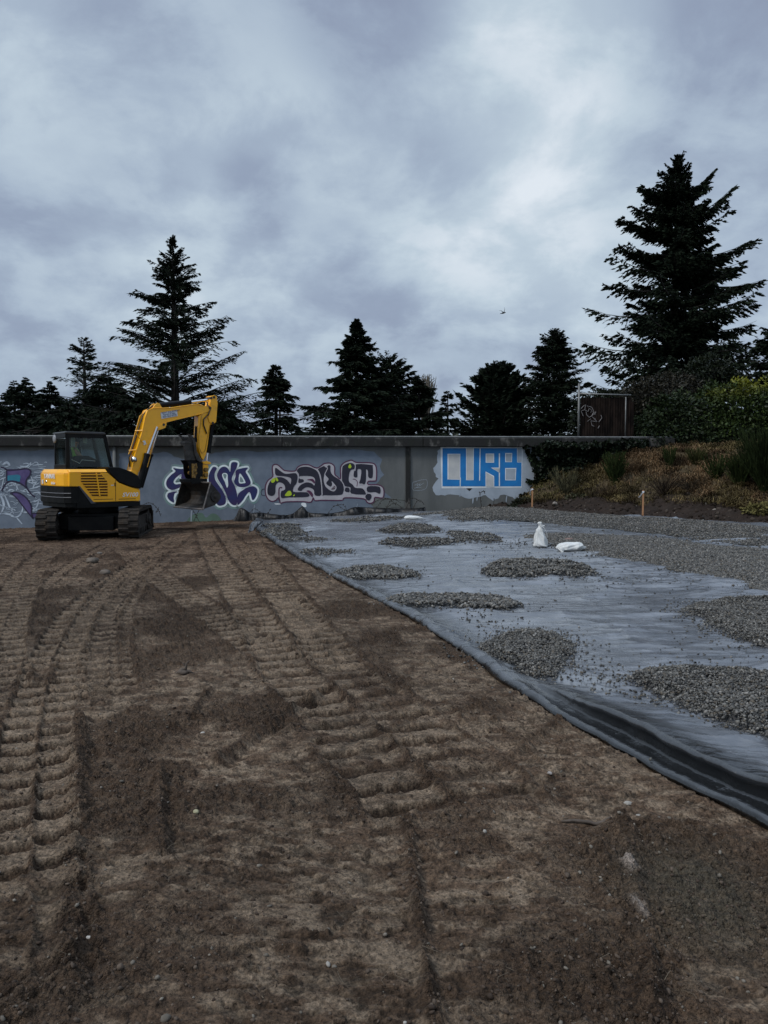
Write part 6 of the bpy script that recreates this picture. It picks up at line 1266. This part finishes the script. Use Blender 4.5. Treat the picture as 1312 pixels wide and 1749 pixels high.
lump('sack', [(0, .01), (.01, 11*k), (4*k, 12.6*k), (11*k, 11.6*k), (18*k, 9.6*k), (24*k, 7.8*k), (29*k, 6.2*k), (33*k, 3.6*k), (36*k, 2.0*k), (38*k, 2.2*k), (40.5*k, 4.0*k), (43*k, 2.4*k)], lambda x, y, z, s, a: (x-1.5*k*math.sin(s*3.1)-s*3*k, y*.85, z), M_bag, sb1, seed=1.3, fold=.26)
t = MB(); t.tube([(-4*k, -.06, 37*k), (2*k, -.08, 34*k), (7*k, -.06, 26*k), (10*k, 0, 16*k)], .008, 5); t.tube([(-6*k, -.02, 41*k), (-3*k, -.03, 38*k), (4*k, -.04, 36*k)], .012, 5); t.build('tie_string', M_bag, sb1)
p = onsheet(975, 945); sb2 = empty('sandbag', p); tag(sb2, 'white sandbag lying on its side next to the upright one, at the gravel edge', 'sandbag', SG)
def bend2(x, y, z, s, a): return (z, x*1.0, max(y*.62+6.5*k, .0)-(s > .8)*2*k+(s*3*k))
lump('sack', [(-25*k, 1.0*k), (-22*k, 6*k), (-17*k, 11*k), (-8*k, 13.5*k), (2*k, 12.5*k), (10*k, 13*k), (17*k, 9.5*k), (22*k, 4*k), (25*k, 1.6*k)], bend2, M_bag, sb2, seed=2.4, fold=.14)
t = MB(); t.tube([(-23*k, -.13, 6*k), (-20*k, -.20, 3*k), (-17*k, -.24, .02), (-22*k, -.30, .015)], .010, 5); t.ell((-18*k, -.18, 5*k), (.05, .03, .05), 8, 6); t.build('tie_string', M_bag, sb2)
p = onsheet(706, 898); sb3 = empty('sandbag', (p[0], p[1], p[2]+.12)); tag(sb3, 'white sandbag lying far back on a gravel heap near the wall', 'sandbag', SG); k3 = p[1]/F_PX
lump('sack', [(-16*k3, .6*k3), (-13*k3, 4.5*k3), (-6*k3, 6.0*k3), (4*k3, 5.6*k3), (10*k3, 4.2*k3), (14*k3, 2.6*k3), (17*k3, .8*k3)], lambda x, y, z, s, a: (z, x, max(y*.7+3.5*k3, 0)-s*1.0*k3), M_bag, sb3, seed=.7, fold=.07)
def rock(name, label, px, py, r_, c, seed, cat='stone', group=None, on='mud', squash=.6):
    q_ = gp(px, py); z = mud_z(q_[0], q_[1]) if on == 'mud' else (sheet_z(q_[0], q_[1]) if on == 'sheet' else b1(q_[0], q_[1])); g = np.random.default_rng(seed)
    bm = bmesh.new(); bmesh.ops.create_icosphere(bm, subdivisions=3, radius=1); d3 = g.normal(size=3)
    for v in bm.verts:
        n_ = float(fbm(np.array([v.co.x*1.4+seed+v.co.z]), np.array([v.co.y*1.4+v.co.z*.8]), 3, seed)[0]); v.co *= .75+.55*n_; v.co.z *= squash; v.co.x *= 1.25
    me = bpy.data.meshes.new(name); bm.to_mesh(me); bm.free(); me.transform(Matrix.Scale(r_, 4)); o = link(name, me, mat('stone_'+str(seed), c, tuple(x*.6 for x in c), scale=9/r_*.1, rough=.8, bump=.004, bscale=30), None, True)
    o.location = (q_[0], q_[1], z+r_*.22); o.rotation_euler = (0, 0, seed); tag(o, label, cat, group); return o
RG = 'stones lying in the mud'
rock('stone', 'smooth tan stone in the mud below the excavator, the larger of two', 158, 960, .10, (.12, .095, .072), 1, group=RG)
rock('stone', 'smooth brown stone in the mud just right of the larger tan one', 179, 980, .09, (.11, .086, .066), 2, group=RG)
rock('stone', 'small pale stone above the tan stone near the excavator', 170, 945, .045, (.14, .12, .10), 3, group=RG)
rock('stone', 'white egg-shaped pebble on the smooth soil left of centre', 346, 1248, .014, (.42, .39, .35), 4, group=RG)
rock('stone', 'pale yellowish pebble on the flat soil in the lower left', 335, 1399, .014, (.36, .33, .20), 5, group=RG)
rock('stone', 'flat whitish pebble near the plastic, left of its partner', 1073, 1369, .017, (.30, .28, .25), 6, group=RG)
rock('stone', 'flat whitish pebble near the plastic, right of its partner', 1090, 1387, .014, (.28, .26, .23), 7, group=RG)
rock('stone', 'pale stone below the rolled plastic edge in the middle of the mud', 939, 1330, .013, (.30, .27, .25), 8, group=RG)
rock('stone', 'tiny white pebble in the loose soil at the lower left corner', 152, 1606, .008, (.45, .43, .40), 9, group=RG)
rock('stone', 'grey cobble with reddish side behind the lying sandbag', 972, 928, .09, (.20, .13, .11), 10, on='sheet')
# pebbles and crumbs all over the mud
g = np.random.default_rng(15); pp = []; ss = []; cc_ = []
while len(pp) < 9000:
    y = 2.3*(11/2.3)**(g.random()**1.15); x = g.uniform(-.56*y-.3, min(float(edge_x(y))-.05, .56*y+.3))
    i = int(np.clip(np.searchsorted(ys, y), 0, len(ys)-1)); j = int(np.clip((x-xl[i])/(xr[i]-xl[i])*(NC-1), 0, NC-1)); lo = loose_mud[i, j]
    if g.random() > .25+.75*lo: continue
    s = .0025+.008*g.random()**3+(.006 if g.random() < .01 else 0); pp.append((x, y, float(Z_mud[i, j])+s*.25)); ss.append(s); cc_.append(g.choice(5, p=[.60, .30, .085, .014, .001]))
V, Fc, C = stones(0, np.array(pp), np.array(ss), 3, squash=.7); pal = np.array([(.050, .036, .027), (.085, .065, .05), (.13, .115, .095), (.17, .15, .125), (.32, .30, .27)])[cc_]
C = np.repeat(pal*(.7+.6*g.random((len(pal), 1))), 12, 0); o = fast('soil_crumbs', V, Fc, mat('soil_crumb', (.9, .9, .9), (1.1, 1.1, 1.1), scale=80, rough=.9, attr=True, spec=.2), cols=C); tag(o, 'small stones and crumbs of soil scattered over the mud', 'pebbles', None, 'stuff')
g = np.random.default_rng(16); xs = g.uniform(3.4, 14, 9000); ys2 = g.uniform(15, 25, 9000); tt = bank_t(xs, ys2); k = (tt > -.25) & (tt < 1.9) & (ys2 < 24.3+WA*(xs+12)-.2) & (g.random(9000) < .35+.65*sst(tt, 0, .4)); xs, ys2 = xs[k], ys2[k]
s = .018+.055*g.random(len(xs))**3; V, Fc, C = stones(0, np.stack([xs, ys2, [bank_z(a_, b_)+s_*.2 for a_, b_, s_ in zip(xs, ys2, s)]], -1), s, 17, squash=.75)
pal = np.array([(.020, .015, .012), (.035, .026, .021), (.055, .044, .036), (.20, .18, .16)])[g.choice(4, len(xs), p=[.5, .36, .12, .02])]; C = np.repeat(pal, 12, 0)
o = fast('soil_clods', V, Fc, mat('bank_clod', (.9, .9, .9), (1.1, 1.1, 1.1), scale=30, rough=.95, attr=True, spec=.1), cols=C); tag(o, 'dark clods and a few stones on the bare soil at the foot of the bank', 'soil clods', None, 'stuff')
# straws and rootlets
g = np.random.default_rng(25); st_n = 420; V = []; Fl = []; mbr = MB()
for i in range(st_n):
    y = 2.4*(9/2.4)**g.random(); x = g.uniform(-.56*y, min(float(edge_x(y))-.1, .56*y)); a = g.random()*6.28; L = .02+.06*g.random()**2; z = mud_z(x, y)+.004
    mbr.tube([(x, y, z), (x+math.cos(a)*L*.5, y+math.sin(a)*L*.5, z+.006*g.random()+.002), (x+math.cos(a+.6*g.normal())*L, y+math.sin(a)*L, z+.002)], .0011, 3, False)
o = mbr.build('rootlets', mat('rootlet', (.06, .045, .03), (.14, .11, .075), scale=4, rough=.9)); tag(o, 'short broken roots and straws strewn over the mud', 'roots', None, 'stuff')
# a stick and an upright root
a_, b_ = gp(958, 1398), gp(1044, 1402); r = random.Random(6); pts = [Vector(a_).lerp(Vector(b_), i/7) for i in range(8)]
pts = [(p.x+r.uniform(-.004, .004), p.y+r.uniform(-.004, .004), mud_z(p.x, p.y)+.012+.004*math.sin(i)) for i, p in enumerate(pts)]
M_wood = mat('wet_stick', (.045, .034, .026), (.09, .07, .055), scale=14, rough=.8, bump=.002, bscale=80)
sk1 = MB(); sk1.tube(pts, [.004, .007, .008, .009, .009, .010, .011, .007], 8); o = sk1.build('stick', M_wood, None, True); tag(o, 'straight dark stick lying flat on the mud near the plastic', 'stick')
q_ = gp(314, 1152); z = mud_z(q_[0], q_[1]); rt = MB(); rt.tube([(q_[0]-.07, q_[1], z), (q_[0]-.02, q_[1], z+.03), (q_[0]+.02, q_[1]-.01, z+.05), (q_[0]+.025, q_[1], z+.09), (q_[0]+.05, q_[1], z+.12)], [.010, .018, .014, .008, .003], 7); rt.tube([(q_[0]-.01, q_[1], z+.03), (q_[0]+.05, q_[1]-.01, z+.025), (q_[0]+.09, q_[1], z)], [.014, .012, .006], 7); rt.tube([(q_[0]+.02, q_[1], z+.06), (q_[0]-.01, q_[1], z+.10)], [.006, .003], 5); rt.ell((q_[0], q_[1], z+.015), (.05, .04, .03), 10, 6)
o = rt.build('tree_root', M_wood, None, True); tag(o, 'dark broken root sticking up from the mud left of centre', 'root')
# big clods
M_clod = mat('dark_clod', (.036, .026, .020), (.070, .052, .040), scale=25, rough=.95, bump=.006, bscale=60)
# survey stakes with tape
M_stk = mat('pine_stake', (.42, .22, .11), (.34, .17, .08), scale=9, rough=.75, stretch=(6, 6, 1)); M_tape = mat('white_tape', (.75, .76, .78), rough=.4)
for (px, yb, yt_, lab, s_) in ((909, 868, 833, 'light wooden stake with white tape in front of the ivy, the left one', .9), (1098, 880, 837, 'light wooden stake with white tape in the soil below the dry grass', 1.0)):
    q_ = gp(px, yb); h = (yb-yt_)*q_[1]/F_PX; st = empty('survey_stake', q_); tag(st, lab, 'stake', 'wooden survey stakes')
    m_ = MB(); m_.prism([(-.022, -.2), (.022, -.2), (.022, h-.01), (.010, h), (-.022, h-.004)], -.012, .012); m_.build('shaft', M_stk, st, bevel=.002)
    V = []; tape = [(0, h-.05), (-.03, h-.07), (-.07, h-.12), (-.10, h-.17), (-.15, h-.20)] if s_ == 1 else [(0, h-.04), (-.05, h-.06), (-.08, h-.12), (-.09, h-.19), (-.07, h-.22)]
    for i, (x, z) in enumerate(tape): V += [(x, -.02-.01*i, z+.022), (x+.012, -.022, z-.022)]
    tb = MB(); tb.add(V, [(2*i, 2*i+1, 2*i+3, 2*i+2) for i in range(len(tape)-1)]); tb.box((-.026, -.016, h-.07), (.026, .016, h-.03)); o = tb.build('tape', M_tape, st)
# pole and wires far behind
pp_ = at(478, 700, 62); pol = empty('utility_pole', (pp_[0], 62, 0)); tag(pol, 'thin wooden utility pole seen through the small fir', 'utility pole'); zt_ = at(478, 702, 62)[2]
MB().tube([(0, 0, -.3), (0, 0, zt_)], [.13, .09], 10).build('pole', M_bark, pol); MB().box((-1.0, -.05, zt_-.35), (1.0, .05, zt_-.25)).build('crossarm', M_bark, pol)
p2 = at(852, 700, 70); pol2 = empty('utility_pole', (p2[0], 70, 0)); tag(pol2, 'utility pole hidden behind the dense cone-shaped fir', 'utility pole'); z2_ = at(852, 700, 70)[2]
MB().tube([(0, 0, -.3), (0, 0, z2_)], [.13, .09], 10).build('pole', M_bark, pol2); MB().box((-1.0, -.05, z2_-.35), (1.0, .05, z2_-.25)).build('crossarm', M_bark, pol2)
for dx, lab in ((-.9, 'far power line, the upper of two thin wires between the conifers'), (.9, 'far power line, the lower of two thin wires between the conifers')):
    a_ = Vector((pp_[0]+dx, 62, zt_-.2 if dx < 0 else zt_-.9)); b_ = Vector((p2[0]+dx, 70, z2_-.2 if dx < 0 else z2_-.9)); e_ = b_+(b_-a_); s0_ = a_-(b_-a_)
    m_ = MB(); m_.tube([tuple(s0_.lerp(e_, i/60)-Vector((0, 0, .5*math.sin(math.pi*((i/20) % 1))))) for i in range(61)], .014, 4); o = m_.build('power_line', M_hose); tag(o, lab, 'cable', 'power lines')
# a bird in flight
c0 = Vector(at(860, 535, 48)); bm = bmesh.new(); sk_ = bm.verts.layers.skin.verify(); vv = []
for (x, y, z, r_) in ((-.17, 0, 0, .018), (-.08, 0, 0, .045), (0, 0, .01, .06), (.08, 0, .02, .035), (.13, 0, .035, .030), (.17, 0, .03, .008), (.0, .10, .10, .022), (-.03, .24, .28, .012), (-.08, .30, .42, .005), (.0, -.10, .06, .022), (-.03, -.26, .12, .012), (-.10, -.40, .10, .005), (-.24, 0, -.005, .022)):
    v = bm.verts.new((x, y, z)); v[sk_].radius = (r_, r_); vv.append(v)
vv[2][sk_].use_root = True
for i, j in ((0, 1), (1, 2), (2, 3), (3, 4), (4, 5), (2, 6), (6, 7), (7, 8), (2, 9), (9, 10), (10, 11), (0, 12)): bm.edges.new((vv[i], vv[j]))
me = bpy.data.meshes.new('bird'); bm.to_mesh(me); bm.free(); o = link('bird', me, mat('bird_feather', (.03, .03, .035), rough=.8)); o.location = c0; o.rotation_euler = (0, 0, R(-35)); o.modifiers.new('skin', 'SKIN'); s_ = o.modifiers.new('sub', 'SUBSURF'); s_.levels = 1; s_.render_levels = 1
tag(o, 'small dark bird flying against the clouds', 'bird')
